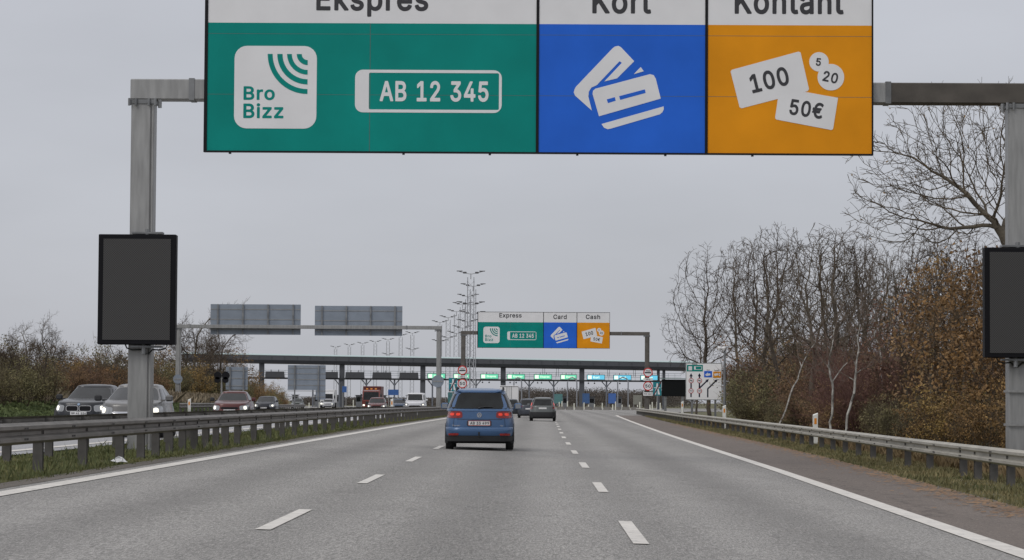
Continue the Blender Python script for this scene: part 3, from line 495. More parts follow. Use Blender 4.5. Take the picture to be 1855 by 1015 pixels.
toll_sign((c2.x, GY2, c2.z), 'far smaller-looking toll lane sign reading Express, Card and Cash on the second gantry',
    [('Express', 567, 772, -42, 8), ('Card', 1063, 1186, -30, 12), ('Cash', 1361, 1493, -30, 12)])
# ---------------------------------------------------------------- gantries
def gantry(Y, xl, xr, zb, label, zt, bh=.62, pw=.50, m=M_STEEL, m2=None):
    zg = min(gz(xl, Y), gz(xr, Y)); r = thing('sign_gantry', label, 'gantry', ((xl + xr) / 2, Y, zg)); hw = (xr - xl) / 2
    for s in (-1, 1):
        g = gz(s * hw + (xl + xr) / 2, Y) - zg
        p = MB(); x = s * hw; t = pw / 2
        # post built as a folded box profile: wide face, slim shadow groove and flange
        p.box(x - t, x + t * .72, -.22, .22, g - .3, zb - zg - .0, bev=.02)
        p.box(x + t * .72, x + t * .80, -.18, .18, g - .3, zb - zg - .0)
        p.box(x + t * .80, x + t, -.22, .22, g - .3, zb - zg - .0, bev=.015)
        po = p.build('post', m, r)
        f = MB(); f.box(x - t - .12, x + t + .12, -.3, .3, g - .1, g + .03); f.box(x - t - .05, x + t + .05, -.25, .25, zb - zg - .09, zb - zg + .0)
        for dx in (-.9, -.45, .45, .9): f.tube([(x + dx * t * 1.25, -.28, zb - zg - .14), (x + dx * t * 1.25, -.28, zb - zg + .02)], .03, 6)
        f.tube([(x - s * (t + .12), -.2, zb - zg - .18), (x - s * (t + .12), -.2, zb - zg + .0)], .045, 6)
        f.build('flange', M_STEELD, po)
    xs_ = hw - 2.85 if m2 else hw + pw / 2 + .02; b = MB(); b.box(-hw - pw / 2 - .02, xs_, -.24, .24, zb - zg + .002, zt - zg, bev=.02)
    if m2: c_ = MB(); c_.box(xs_, hw + pw / 2 + .02, -.24, .24, zb - zg + .002, zt - zg, bev=.02); c_.build('beam', m2, r)  # right end of the beam in a darker brown steel
    bo = b.build('beam', m, r)
    for x in (-hw + 1.0, hw - 2.9): b = MB(); b.box(x, x + .12, -.26, .26, zb - zg - .01, zt - zg + .02); b.build('splice_band', M_STEELD, bo)
    return r
pl = at(262, 182, GY + .3); pr = at(1848, 205, GY + .3)
zb = pl.z; zt = at(262, 145, GY + .3).z
XL = at(255, 640, GY + .3).x; XR = at(1846, 640, GY + .3).x
g1_ = gantry(GY + .35, XL, XR, zb, 'big grey steel gantry nearest overhead, carrying the huge toll sign', zt, m2=mat('brown_beam_steel', (.085, .075, .064), .55, .3, var=.25, vs=2))
def hangers(root_loc, xs, z0, z1, Y, parent):
    m = MB()
    for x in xs: m.box(x - .05, x + .05, -.1, .02, z0, z1)
    return m
zb2 = at(990, 607, GY2).z; zt2 = at(990, 600.5, GY2).z
g2_ = gantry(GY2 + .35, at(839, 650, GY2).x, at(1172.5, 650, GY2).x, zb2, 'second brown-grey steel gantry far ahead, carrying the Express, Card and Cash sign', zt2, m=mat('brown_weathered_steel', (.11, .10, .09), .6, .2, var=.2, vs=2))
# reverse gantry
GY3 = 232.0
zb3 = at(560, 596, GY3).z; zt3 = at(560, 589.5, GY3).z
g3_ = gantry(GY3, at(323, 650, GY3).x, at(795, 650, GY3).x, zb3, 'grey gantry over the oncoming road carrying two signs seen from behind', zt3, pw=.42)
def sign_back(px0, px1, pyt, pyb, Y, label, cols, rows, legs=0, cut=False):
    a = at(px0, pyb, Y); b = at(px1, pyt, Y); wd_ = b.x - a.x; h = b.z - a.z
    r = thing('road_sign', label, 'sign', (a.x, Y, a.z if not legs else gz(a.x, Y)), group='grey backs of signs facing the oncoming road'); z0 = 0 if not legs else a.z - gz(a.x, Y)
    m = MB()
    if cut: m.plate([(0, z0 + .28 * h), (wd_ * .74, z0 + .28 * h), (wd_ * .74, z0), (wd_, z0), (wd_, z0 + h), (0, z0 + h)], 0, .03)
    else: m.box(0, wd_, 0, .03, z0, z0 + h)
    m.build('panel', M_SBACK, r)
    for i in range(rows):
        z = z0 + h * (i + .5) / rows; m = MB(); m.box(.02, wd_ - .02, -.035, 0, z - .03, z + .03); m.build('rib', M_STEEL, r)
    for i in range(cols):
        x = wd_ * (i + .3) / (cols - .4); m = MB(); m.box(x - .06, x + .06, -.16, -.036, (z0 if not legs else -.1), z0 + h); m.build('support_post' if legs else 'bracket', M_STEELD, r)
    return r
sign_back(381, 545, 552, 606, GY3 + .35, 'left of the two large grey sign backs on the gantry over the oncoming road', 4, 3)
sign_back(570, 729, 555, 608, GY3 + .35, 'right of the two large grey sign backs on the gantry over the oncoming road', 4, 3)
sign_back(409, 449, 665, 706, 205, 'small pale sign back on two posts in front of the bushes behind the red car', 2, 3, legs=1)
sign_back(521, 590, 662, 724, 250, 'large ribbed sign back on legs beside the far left guardrail, lower left corner cut out', 2, 6, legs=1, cut=True)
# round backs on the reverse gantry posts
def round_back(px, py, Y, rpx, label):
    p = at(px, py, Y); rr = rpx * Y / F; r = thing('round_sign', label, 'sign', (p.x, Y, p.z))
    m = MB(); m.plate(disc(0, 0, rr), 0, .02); m.build('disc', M_SBACK, r)
    m = MB(); m.box(-rr * .8, rr * .8, -.03, 0, -.05, .05); m.build('rail', M_STEEL, r)
round_back(793, 691, GY3 - .3, 11, 'round grey back of a sign on the median post of the oncoming-side gantry')
round_back(322, 687, GY3 - .3, 8.5, 'round sign back on the far left post of the oncoming-side gantry')
# ---------------------------------------------------------------- matrix displays
M_LED = mat('dark_led_matrix', (0.040, 0.040, 0.040), 0.7); 
def ledify(m):
    t = m.node_tree; b = t.nodes['Principled BSDF']; tcn = t.nodes.new('ShaderNodeTexCoord'); s = t.nodes.new('ShaderNodeSeparateXYZ'); t.links.new(tcn.outputs['Object'], s.inputs[0])
    prod = None
    for ax in (0, 2):
        a = t.nodes.new('ShaderNodeMath'); a.operation = 'MULTIPLY'; a.inputs[1].default_value = 2 * math.pi / .05; t.links.new(s.outputs[ax], a.inputs[0])
        c = t.nodes.new('ShaderNodeMath'); c.operation = 'COSINE'; t.links.new(a.outputs[0], c.inputs[0])
        if prod is None: prod = c
        else:
            d = t.nodes.new('ShaderNodeMath'); d.operation = 'MULTIPLY'; t.links.new(prod.outputs[0], d.inputs[0]); t.links.new(c.outputs[0], d.inputs[1]); prod = d
    r = t.nodes.new('ShaderNodeMapRange'); r.inputs[1].default_value = -1; r.inputs[2].default_value = 1; t.links.new(prod.outputs[0], r.inputs[0])
    mxn = t.nodes.new('ShaderNodeMix'); mxn.data_type = 'RGBA'; mxn.inputs[6].default_value = (.010, .010, .011, 1); mxn.inputs[7].default_value = (.072, .070, .068, 1)
    t.links.new(r.outputs[0], mxn.inputs[0]); t.links.new(mxn.outputs[2], b.inputs['Base Color'])
ledify(M_LED)
def display(px0, px1, pyt, pyb, Y, label, stub_x=None):
    a = at(px0, pyb, Y); b = at(px1, pyt, Y); w_, h = b.x - a.x, b.z - a.z
    r = thing('message_display', label, 'display', (a.x, Y, a.z))
    m = MB(); m.box(0, w_, 0, .30, 0, h, bev=.015); m.build('cabinet', mat('black_display_cabinet', (.006, .006, .008), .6, spec=.15), r)
    e = .11; m = MB(); m.box(e, w_ - e, -.012, 0, e * .9, h - e * .9); m.build('screen', M_LED, r)
    m = MB(); sxx = stub_x if stub_x is not None else w_ / 2
    for z in (-.06, h + .02): m.box(sxx - .33, sxx + .33, .1, .4, z, z + .04)
    m.tube([(sxx - .05, .15, -.2), (sxx - .05, .15, .0)], .045, 8); m.tube([(sxx - .0, .15, h), (sxx - .0, .15, h + .12)], .05, 8)
    m.build('bracket', M_STEELD, r)
    m = MB()
    for s in (-1, 1): m.tube([(sxx + s * .45, .2, 0), (sxx + s * .42, .2, -.07), (sxx + s * .3, .22, -.11), (sxx + s * .12, .3, -.1), (sxx + s * .02, .34, -.2)], .018, 6)
    m.build('cable', M_TRIM, r)
    return r
display(176, 319, 425, 624, GY - .25, 'tall switched-off black message display on the left post of the big gantry', stub_x=at(262, 500, GY).x - at(176, 500, GY).x)
display(1784, 1927, 449, 648, GY - .25, 'black message display on the right post of the big gantry, at the picture edge', stub_x=at(1846, 500, GY).x - at(1784, 500, GY).x)
# steel bands on the right post
p1 = at(1846, 709, GY)
for dz, wh in ((0, 'upper'), (-.72, 'lower')):
    m = MB(); w_ = .275; m.band([(-w_, -.30), (w_, -.30), (w_, .30), (-w_, .30)], [(-w_ + .02, -.28), (w_ - .02, -.28), (w_ - .02, .28), (-w_ + .02, .28)], -.025, .025); m.v = [(a, z, b) for a, b, z in m.v]
    o = m.build('post_strap', M_STEEL); o.location = (XR, GY + .35, p1.z + dz); tag(o, f'{wh} of two thin steel straps round the right gantry post below its display', 'strap')
# display beyond the right guardrail
a = at(1199, 718, 262); b = at(1246, 688, 262); r = thing('message_display', 'wide blank black message display on legs just left of the lane sign', 'display', (a.x, 262, gz(a.x, 262)))
z0 = a.z - gz(a.x, 262); z1 = b.z - gz(a.x, 262); w_ = b.x - a.x
m = MB(); m.box(0, w_, 0, .5, z0, z1, bev=.03); m.build('cabinet', mat('black_display_cabinet2', (.006, .007, .008), .6, spec=.15), r)
m = MB(); m.box(-.25, w_ + .1, -.2, .6, z1 + .05, z1 + .12); m.build('hood', mat('green_grey_hood', (.16, .22, .21), .5), r)
for x in (.35, w_ - .5): m = MB(); m.box(x - .12, x + .12, .1, .4, -.1, z0); m.build('leg', M_STEELD, r)
# ---------------------------------------------------------------- small round and square signs on the second gantry
def small_signs(px, second_plate, side_px, words):
    nm = words
    Y = GY2 - .2; k = Y / F
    def T_(name, label, pxx, py): p = at(pxx, py, Y); return thing(name, label, 'sign', (p.x, Y, p.z))
    def plate_back(m, o, par): pass
    r = T_('toll_stop_sign', f'round red-ringed sign with a black bar, topmost on the {nm} post of the second gantry', px, 675 if side_px > px else 671); q = 8.6 * k
    m = MB(); m.plate(disc(0, 0, q), 0, .03); m.build('face', M_WHITE, r)
    m = MB(); m.band(disc(0, 0, q), disc(0, 0, q * .78), -.01, 0); m.build('ring', M_RED, r)
    m = MB(); m.box(-q * .66, q * .66, -.012, 0, -.09, .05); m.build('bar', M_PTXT, r)
    text_mb('TOLD', -q * .45, q * .45, .1, .27, -.001, .01, .02).build('lettering', M_PTXT, r)
    r = T_('supplementary_plate', f'narrow white plate under the round toll sign on the {nm} post of the second gantry', px, 687.5 if side_px > px else 682.5)
    m = MB(); m.box(-8.5 * k, 8.5 * k, 0, .02, -2.3 * k, 2.3 * k); m.build('plate', M_WHITE, r); text_mb('200 m', -4 * k, 4 * k, -1.2 * k, 1.2 * k, -.001, .008, .01).build('lettering', M_PTXT, r)
    r = T_('speed_limit_sign', f'round 50 speed limit sign on the {nm} post of the second gantry', px, 699.5 if side_px > px else 695)
    m = MB(); m.plate(disc(0, 0, q), 0, .03); m.build('face', M_WHITE, r)
    m = MB(); m.band(disc(0, 0, q), disc(0, 0, q * .8), -.01, 0); m.build('ring', M_RED, r)
    text_mb('50', -q * .58, q * .58, -q * .34, q * .34, -.001, .01, .02).build('lettering', M_PTXT, r)
    if second_plate:
        r = T_('supplementary_plate', f'white text plate under the 50 sign on the {nm} post of the second gantry', px, 714)
        m = MB(); m.box(-8.5 * k, 8.5 * k, 0, .02, -3 * k, 3 * k); m.build('plate', M_WHITE, r); text_mb('Alle spor', -7 * k, 7 * k, -1.6 * k, 1.6 * k, -.001, .008, .01).build('lettering', M_PTXT, r)
    # end of motorway
    y0 = 704.5 if side_px > px else 697
    r = T_('motorway_end_sign', f'green end-of-motorway sign with a diagonal bar beside the {nm} post of the second gantry', side_px, y0); W_, H_ = 7.6 * k, 12.2 * k
    m = MB(); m.box(-W_, W_, 0, .03, -H_, H_); m.build('panel', mat('motorway_green', (.01, .20, .24), .4), r)
    m = MB(); m.plate([(-.33, -.62), (-.12, -.62), (-.04, .05), (-.08, .05), (-.14, .05)], -.01, 0); m.plate([(.08, -.62), (.31, -.62), (.13, .05), (.03, .05)], -.01, 0)
    m.box(-.34, .34, -.01, 0, .08, .15); m.plate([(-.1, .15), (.1, .15), (.07, .6), (-.07, .6)], -.008, 0); m.build('motorway_symbol', M_WHITE, r)
    m = MB(); m.plate([(-W_, -H_), (-W_ + .14, -H_), (W_, H_), (W_ - .14, H_)], -.016, -.01); m.build('diagonal_bar', mat('bar_dark_red', (.10, .02, .03), .5), r)
    m = MB(); m.box(-.04, .04, .03, .1, -H_ - 1.6, H_); m.build('pole', M_STEEL, r)
small_signs(837.6, False, 820.5, 'left'); small_signs(1173.8, True, 1190.5, 'right')
p = at(818, 720, GY2 - .1); r = thing('green_board', 'dull green board below the end-of-motorway sign left of the blue car', 'sign', (p.x, GY2 - .1, p.z))
m = MB(); m.box(-.4, .4, 0, .03, -.6, .55); m.build('panel', mat('dull_green', (.05, .16, .17), .5, var=.3, vs=3), r); m = MB(); m.box(-.03, .03, .03, .08, -1.5, .5); m.build('pole', M_STEEL, r)
# ---------------------------------------------------------------- lane arrangement board on the right
LY = 184.0; la = at(1242, 724.5, LY); lb = at(1308, 658, LY); k = LY / F; W_, H_ = lb.x - la.x, lb.z - la.z; zg = gz(la.x, LY)
r = thing('lane_board', 'white lane layout board with arrows and green, blue and orange fields behind the right guardrail', 'sign', (la.x, LY, la.z)); 
m = MB(); m.box(0, W_, 0, .05, 0, H_); m.build('panel', mat('board_white', (.88, .88, .88), .5), r)
m = MB(); m.band([(0, 0), (W_, 0), (W_, H_), (0, H_)], [(.04, .04), (W_ - .04, .04), (W_ - .04, H_ - .04), (.04, H_ - .04)], -.01, 0); m.build('border', mat('grey_border', (.25, .27, .27), .5), r)
q = lambda zx, zy: ((zx - 408) / 7.808 * k * 1.0, (775 - (zy + (zx - 408) * -.02)) / 7.808 * k)    # zoom crop to board metres
for nm, mt, A, B in (('express_field', M_GREEN, (424, 374), (650, 286)), ('card_field', M_BLUE, (668, 462), (780, 374)), ('cash_field', M_ORANGE, (796, 470), (908, 384))):
    (x0, z0), (x1, z1) = q(*A), q(*B); m = MB(); m.box(x0, x1, -.008, 0, z0, z1); m.build(nm, mt, r)
(x0, z0), (x1, z1) = q(446, 360), q(498, 302); m = MB(); m.plate(rrect(x0, x1, z0, z1, .03), -.012, -.008)
(x0, z0), (x1, z1) = q(525, 352), q(635, 305); m.band(rrect(x0, x1, z0, z1, .03), rrect(x0 + .12, x1 - .03, z0 + .03, z1 - .03, .01), -.012, -.008)
cx_, cz_ = q(722, 418); m.plate(rot_poly([(cx_ - .17, cz_ - .03), (cx_ + .05, cz_ - .03), (cx_ + .05, cz_ + .10), (cx_ - .17, cz_ + .10)], cx_, cz_, .7), -.012, -.008); m.plate(rot_poly([(cx_ - .10, cz_ - .11), (cx_ + .16, cz_ - .11), (cx_ + .16, cz_ + .03), (cx_ - .10, cz_ + .03)], cx_, cz_, .25), -.014, -.008)
m.plate(rot_poly(rrect(q(812, 0)[0], q(870, 0)[0], q(840, 440)[1], q(840, 408)[1], .01), *q(840, 424), .2), -.012, -.008); m.plate(disc(*q(884, 412), .05), -.012, -.008); m.plate(disc(*q(886, 436), .06), -.012, -.008)
m.build('pictograms', M_WHITE, r)
for t, A, B in (('Ekspres', (498, 284), (572, 266)), ('Kort', (704, 366), (746, 352)), ('Kontant', (812, 376), (882, 358))):
    (x0, z0), (x1, z1) = q(*A), q(*B); text_mb(t, x0, x1, z0, z1, -.001, .006, .01).build('lettering', M_PTXT, r)
M_NAVY = mat('arrow_navy', (.006, .007, .03), .7, spec=.1)
def arrow(pts, wpx=19, head=True):
    m = MB(); P = [Vector((*q(*p_), 0)) for p_ in pts]; hw = wpx / 2 / 7.808 * k
    for i in range(len(P) - 1):
        d = (P[i + 1] - P[i]).normalized(); n = Vector((-d.y, d.x, 0)) * hw; a_, b_ = P[i] - (d * hw * .6 if i else d * 0), P[i + 1]
        m.plate([(v.x, v.y) for v in (a_ + n, a_ - n, b_ - n, b_ + n)], -.006 - .001 * i, 0)
    if head:
        d = (P[-1] - P[-2]).normalized(); n = Vector((-d.y, d.x, 0)); t_ = P[-1] + d * hw * 3.6; m.plate([(v.x, v.y) for v in (P[-1] + n * hw * 2.4 - d * hw, t_, P[-1] - n * hw * 2.4 - d * hw)], -.009, 0)
    m.build('arrow', M_NAVY, r)
arrow([(484, 738), (484, 435)]); arrow([(602, 740), (602, 435)]); arrow([(606, 610), (710, 510)]); arrow([(720, 745), (720, 625), (832, 515)])
for cx, cy, j in ((486, 505, 1), (603, 507, 1), (485, 650, 0), (603, 652, 0)):
    c = q(cx, cy); rr = 36 / 7.808 * k; m = MB(); m.plate(disc(*c, rr, 20), -.014, -.009); ro = m.build('roundel', M_WHITE, r); m = MB(); m.band(disc(*c, rr, 20), disc(*c, rr * .80, 20), -.018, -.014); m.build('ring', M_RED, ro)
    if j: m = MB(); m.plate(rot_poly([(c[0] - rr * .55, c[1] - .03), (c[0] + rr * .55, c[1] - .03), (c[0] + rr * .55, c[1] + .03), (c[0] - rr * .55, c[1] + .03)], *c, -.4), -.018, -.014); m.build('bar', M_PTXT, ro)
    else: text_mb('TOLD', c[0] - rr * .6, c[0] + rr * .6, c[1] - .04, c[1] + .05, -.0142, .003, 0).build('lettering', M_PTXT, ro)
for x in (.45, W_ - .45): m = MB(); m.box(x - .07, x + .07, .05, .2, zg - la.z - .2, H_ - .1); m.build('leg', M_STEELD, r)
# camera pole
p0 = at(1312.5, 748, 168); pt = at(1312.5, 632, 168); zg = gz(p0.x, 168); r = thing('camera_pole', 'slim grey pole with two white cameras on top, right of the lane layout board', 'camera pole', (p0.x, 168, zg)); h = pt.z - zg
m = MB(); m.tube([(0, 0, -.2), (0, 0, h)], [.10, .07], 8); m.build('pole', M_STEELD, r); m = MB(); m.tube([(-.5, 0, h - .05), (.12, 0, h - .05)], .03, 6); m.build('arm', M_STEEL, r)
for x in (-.34, -.06): 
    m = MB(); m.tube([(x, -.1, h - .0), (x, -.1, h + .07), (x, -.1, h + .14)], [.12, .13, .06], 10); m.tube([(x, -.1, h - .12), (x, -.1, h)], [.07, .12], 10); m.build('camera', mat('white_housing', (.8, .8, .8), .4), r)
# ---------------------------------------------------------------- toll plaza
PY = 480.0; KP = PY / F
M_CAN = mat('slate_canopy', (.048, .052, .060), .55, var=.08, vs=.3)
cl_, cr_ = at(330, 655.5, PY), at(1261, 672, PY); tl_ = at(330, 638.5, PY)
slope = (cr_.z - cl_.z) / (cr_.x - cl_.x); can_h = tl_.z - cl_.z; X0c, X1c = cl_.x, cr_.x
canz = lambda x: cl_.z + (x - X0c) * slope
r = thing('toll_canopy', 'long dark slate-grey toll plaza canopy on tall columns across the whole road', 'canopy', (0, PY, 0))
m = MB(); n = 14
prof = [(0, .1), (.9, 0), (9, 0), (9.6, .4), (9.2, can_h - .1), (.6, can_h), (-.25, can_h - .35), (-.35, .6)]
for i in range(n + 1):
    x = X0c + (X1c - X0c) * i / n
    for y, z in prof: m.v.append((x, y, canz(x) + z))
kk = len(prof)
for i in range(n):
    for j in range(kk): m.f.append((i * kk + j, i * kk + (j + 1) % kk, (i + 1) * kk + (j + 1) % kk, (i + 1) * kk + j)); m.m.append(0)
m.f += [tuple(range(kk)), tuple(range(n * kk, n * kk + kk))]; m.m += [0, 0]
m.build('roof', M_CAN, r)
m = MB()
for i in range(n):
    xa, xb = X0c + (X1c - X0c) * i / n, X0c + (X1c - X0c) * (i + 1) / n
    m.add([(xa, -.3, canz(xa) + can_h - .2), (xb, -.3, canz(xb) + can_h - .2), (xb, .62, canz(xb) + can_h + .03), (xa, .62, canz(xa) + can_h + .03), (xa, -.28, canz(xa) + can_h - .28), (xb, -.28, canz(xb) + can_h - .28)], [(0, 1, 2, 3), (0, 4, 5, 1)])
m.build('roof_edge', mat('pale_green_roof_edge', (.42, .52, .52), .4), r)
m = MB()
for i in range(1, 40): x = X0c + (X1c - X0c) * i / 40; m.box(x - .02, x + .02, -.38, -.33, canz(x) + .2, canz(x) + can_h - .42)
m.build('fascia_joints', mat('fascia_joint', (.03, .034, .04), .6), r)
for px in (472, 618, 765, 911, 1054, 1193, 1203):
    p = at(px, 740, PY); hw = .46 if px < 1190 else .26
    m = MB(); m.box(p.x - hw, p.x + hw, 1, 1.7, -.2, canz(p.x) + .02, bev=.05); m.build('column', mat('slate_column', (.075, .08, .09), .55), r)
for px in (545, 582, 692, 840, 985, 1010, 1103, 1150):
    p = at(px, 680, PY); m = MB()
    for dx in (-.18, .18): m.box(p.x + dx - .035, p.x + dx + .035, 2.0, 2.07, 5.9, canz(p.x) + .02)
    m.build('hanger', mat('pale_rod', (.35, .36, .38), .5), r)
# sign beam with walkway
r2 = thing('sign_beam', 'thin dark beam with a walkway railing carrying the toll lane displays under the canopy', 'gantry', (0, PY, 0))
zb_ = lambda x: at(0, 0, PY) and cl_.z + (x - X0c) * slope - 1.55
ax, bx = at(431, 690, PY).x, at(1235, 690, PY).x
za, zbx = at(431, 686, PY).z, at(1200, 692.5, PY).z; bz = lambda x: za + (zbx - za) * (x - ax) / (bx - ax)
def slat(m, x0, x1, y0, y1, d0, d1):
    m.add([(x0, y0, bz(x0) + d0), (x1, y0, bz(x1) + d0), (x1, y0, bz(x1) + d1), (x0, y0, bz(x0) + d1), (x0, y1, bz(x0) + d0), (x1, y1, bz(x1) + d0), (x1, y1, bz(x1) + d1), (x0, y1, bz(x0) + d1)], [(0,1,2,3), (4,5,6,7), (0,1,5,4), (3,2,6,7), (0,3,7,4), (1,2,6,5)])
m = MB(); slat(m, ax, bx, .6, 1.5, -.02, .28); m.build('beam', mat('dark_beam', (.03, .033, .035), .6), r2)
m = MB()
for d in (1.55, 1.15, .8): slat(m, ax, bx, 1.4, 1.44, d, d + .05)
x = ax
while x < bx: m.box(x - .02, x + .02, 1.4, 1.44, bz(x), bz(x) + 1.6); x += 1.2
m.build('railing', mat('pale_teal_rail', (.22, .30, .30), .5), r2)
for px in (566, 614, 663, 714, 783, 862, 958.6, 1003, 1099):
    p = at(px, 700, PY); x = p.x; z = bz(x); m = MB(); m.box(x - .14, x + .14, .9, 1.2, -.1, z - .0)
    for s in (-1, 1): m.tube([(x, 1.05, z - 1.1), (x + s * .35, 1.05, z - .55), (x + s * .85, 1.05, z - .02)], .10, 6)
    m.build('support', mat('grey_support', (.13, .14, .16), .5), r2)
# displays
M_LG = mat('lit_green_display', (.16, .70, .44), .4, emit=.42); M_LC = mat('lit_cyan_display', (.14, .58, .80), .4, emit=.42); M_LW = mat('lit_white_symbol', (.80, 1.0, .78), .4, emit=.6)
M_DBOX = mat('unlit_display_box', (.05, .053, .058), .6)
lit = [(774, 807, 'g'), (821, 852, 'g'), (870, 903, 'g'), (918, 951, 'g'), (967, 1000, 'g'), (1015, 1045, 'g'), (1063, 1096, 'c'), (1111, 1144, 'c'), (1160, 1192, 'c')]
ordn = ['first', 'second', 'third', 'fourth', 'fifth', 'sixth', 'seventh', 'eighth', 'ninth', 'tenth', 'eleventh', 'twelfth', 'thirteenth', 'fourteenth', 'fifteenth', 'sixteenth']
for i, (a_, b_, c_) in enumerate(lit):
    x0, x1 = at(a_, 683, PY).x, at(b_, 683, PY).x; z = bz((x0 + x1) / 2) + .30; w_ = x1 - x0; h = .95
    q_ = thing('lane_display', f"{ordn[i] if c_ == 'g' else ordn[i - 6]} {'green' if c_ == 'g' else 'blue'} lit lane display from the left under the toll canopy", 'display', (x0, PY + .2, z), group='lit displays under the toll canopy')
    m = MB(); m.box(0, w_, 0, .5, 0, h); m.build('box', mat('display_case', (.05, .10, .10), .5), q_)
    m = MB(); m.box(.03 * w_, .97 * w_, -.02, 0, .08, h - .10); m.build('screen', M_LG if c_ == 'g' else M_LC, q_)
    m = MB(); m.box(.06 * w_, .27 * w_, -.03, -.02, .14, h - .16); m.build('symbol', M_LW, q_)
    text_mb('Ekspres' if c_ == 'g' else 'Kort', .36 * w_, (.86 if c_ == 'g' else .7) * w_, .24, .66, -.02, .02, .02).build('lettering', M_LW, q_)
    m = MB()
    for t in (.35, .7): m.box(t * w_ - .05, t * w_ + .05, .1, .3, h, h + .28)
    m.build('lug', M_TRIM, q_)
    if c_ == 'g' and i in (2, 4) or i == 6: pass
src = None
for i, px in enumerate((480, 529, 577, 625, 674, 723)):
    x0, x1 = at(px, 683, PY).x, at(px + 35, 683, PY).x; z = bz((x0 + x1) / 2) + .25
    loc = (x0, PY + .2, z); lb_ = f"{ordn[i]} unlit dark lane display box from the left under the toll canopy"
    if src is None:
        src = thing('lane_display', lb_, 'display', loc, group='unlit displays under the toll canopy'); w_ = x1 - x0
        m = MB(); m.plate([(0, 0), (w_, 0), (w_ - .1, 1.1), (.1, 1.1)], 0, .6); m.build('box', M_DBOX, src)
        m = MB()
        for t in (.3, .7): m.box(t * w_ - .05, t * w_ + .05, .1, .3, 1.1, 1.45)
        m.build('lug', M_TRIM, src)
    else: copy_tree(src, loc=loc, label=lb_)
# small cameras hanging under the beam
cp_ = None
for i, px in enumerate((778, 874, 886, 924, 935, 974, 981, 1066, 1077, 1123)):
    p = at(px, 692, PY); loc = (p.x, PY + .5, bz(p.x) - .02)
    if cp_ is None:
        m = MB(); m.tube([(0, 0, 0), (0, 0, -.2)], .03, 6); m.box(-.13, .13, -.3, .15, -.42, -.2, bev=.03)
        cp_ = m.build('lane_camera', M_TRIM); cp_.location = loc; tag(cp_, 'small dark camera hanging under the beam of the toll lane displays', 'camera', 'cameras under the lane display beam')
    else: o = cp_.copy(); link(o); o.location = loc
# tall portal frames between lanes (slim grey pipes)
for i, (pa, pb) in enumerate(((1028, 1045), (1119, 1138), (931, 945))):
    A, B = at(pa, 690, 455), at(pb, 690, 455); q_ = thing('height_portal', f"{('middle', 'right', 'left')[i]} slim grey pipe portal in front of the lit toll displays", 'portal', (A.x, 455, 0), group='pipe portals at the toll lanes')
    m = MB(); w_ = B.x - A.x; z = at(pa, 684, 455).z; m.tube([(0, 0, -.1), (0, 0, z - .8), (.25, 0, z - .2), (.8, 0, z), (w_ - .8, 0, z), (w_ - .25, 0, z - .2), (w_, 0, z - .8), (w_, 0, -.1)], .11, 8)
    m.build('pipe', mat('portal_pipe', (.26, .27, .29), .4, .3), q_)
# island boards, barriers, white posts
for i, (pa, pb, y0, y1, c_) in enumerate(((1004, 1019, 714, 731, (.08, .20, .20)), (1055, 1068, 713, 731, (.04, .10, .24)), (1102, 1116, 713, 731, (.05, .13, .38)), (1147, 1163, 716, 733, (.20, .20, .17)), (703, 722, 706, 716, (.03, .10, .30)), (620, 628, 700, 711, (.03, .10, .30)))):
    A, B = at(pa, y1, 440), at(pb, y0, 440); q_ = thing('island_board', ('teal board leftmost on the toll islands', 'dark blue board beside the middle canopy column', 'bright blue board right of the middle toll lane', 'grey-brown board at the right toll island', 'small blue sign left of the white van', 'small blue sign beyond the oncoming road')[i], 'board', (A.x, 440, 0))
    m = MB(); m.box(0, B.x - A.x, 0, .25, A.z, B.z); m.build('panel', mat(f'board_tone_{i}', c_, .5, var=.15, vs=3), q_)
    m = MB(); 
    for x in (.1, B.x - A.x - .1): m.box(x - .05, x + .05, .05, .2, -.1, A.z)
    m.build('leg', M_STEEL, q_)
m = MB(); x = at(1008, 740, 425).x; xe = at(1160, 740, 425).x
seg = (xe - x) / 9; mb_src = None
for i in range(9):
    q_x = x + seg * i
    if mb_src is None:
        m = MB(); m.plate([(0, 0), (seg - .15, 0), (seg - .2, .12), (seg - .25, .5), (.1, .5), (.05, .12)], -.2, .25); mb_src = m.build('barrier_block', mat('weathered_concrete', (.19, .18, .165), .8, var=.25, vs=2)); o = mb_src
    else: o = mb_src.copy(); link(o)
    o.location = (q_x, 425 + .6 * math.sin(i), 0); tag(o, 'low grey concrete barrier block at the foot of the toll islands', 'barrier', 'concrete blocks along the toll islands')
dsrc = None; rng = random.Random(5)
for i, px in enumerate((1013, 1018, 1028, 1040, 1058, 1066, 1077, 1091, 1110, 1115, 1127, 1140, 1155, 1159, 1177.5, 1181.5, 1190, 1196, 640, 600, 578, 560, 548)):
    Y = rng.uniform(418, 436); p = at(px, 738, Y)
    if dsrc is None:
        m = MB(); m.tube([(0, 0, 0), (0, 0, .9), (0, 0, 1.0)], [.085, .085, .05], 8); dsrc = m.build('marker_post', mat('white_marker', (.72, .72, .62), .5)); o = dsrc
    else: o = dsrc.copy(); link(o)
    o.location = (p.x, Y, 0); o.scale = (1, 1, rng.uniform(.75, 1.4)); tag(o, 'small white marker post on the toll islands', 'marker post', 'white marker posts on the toll islands')
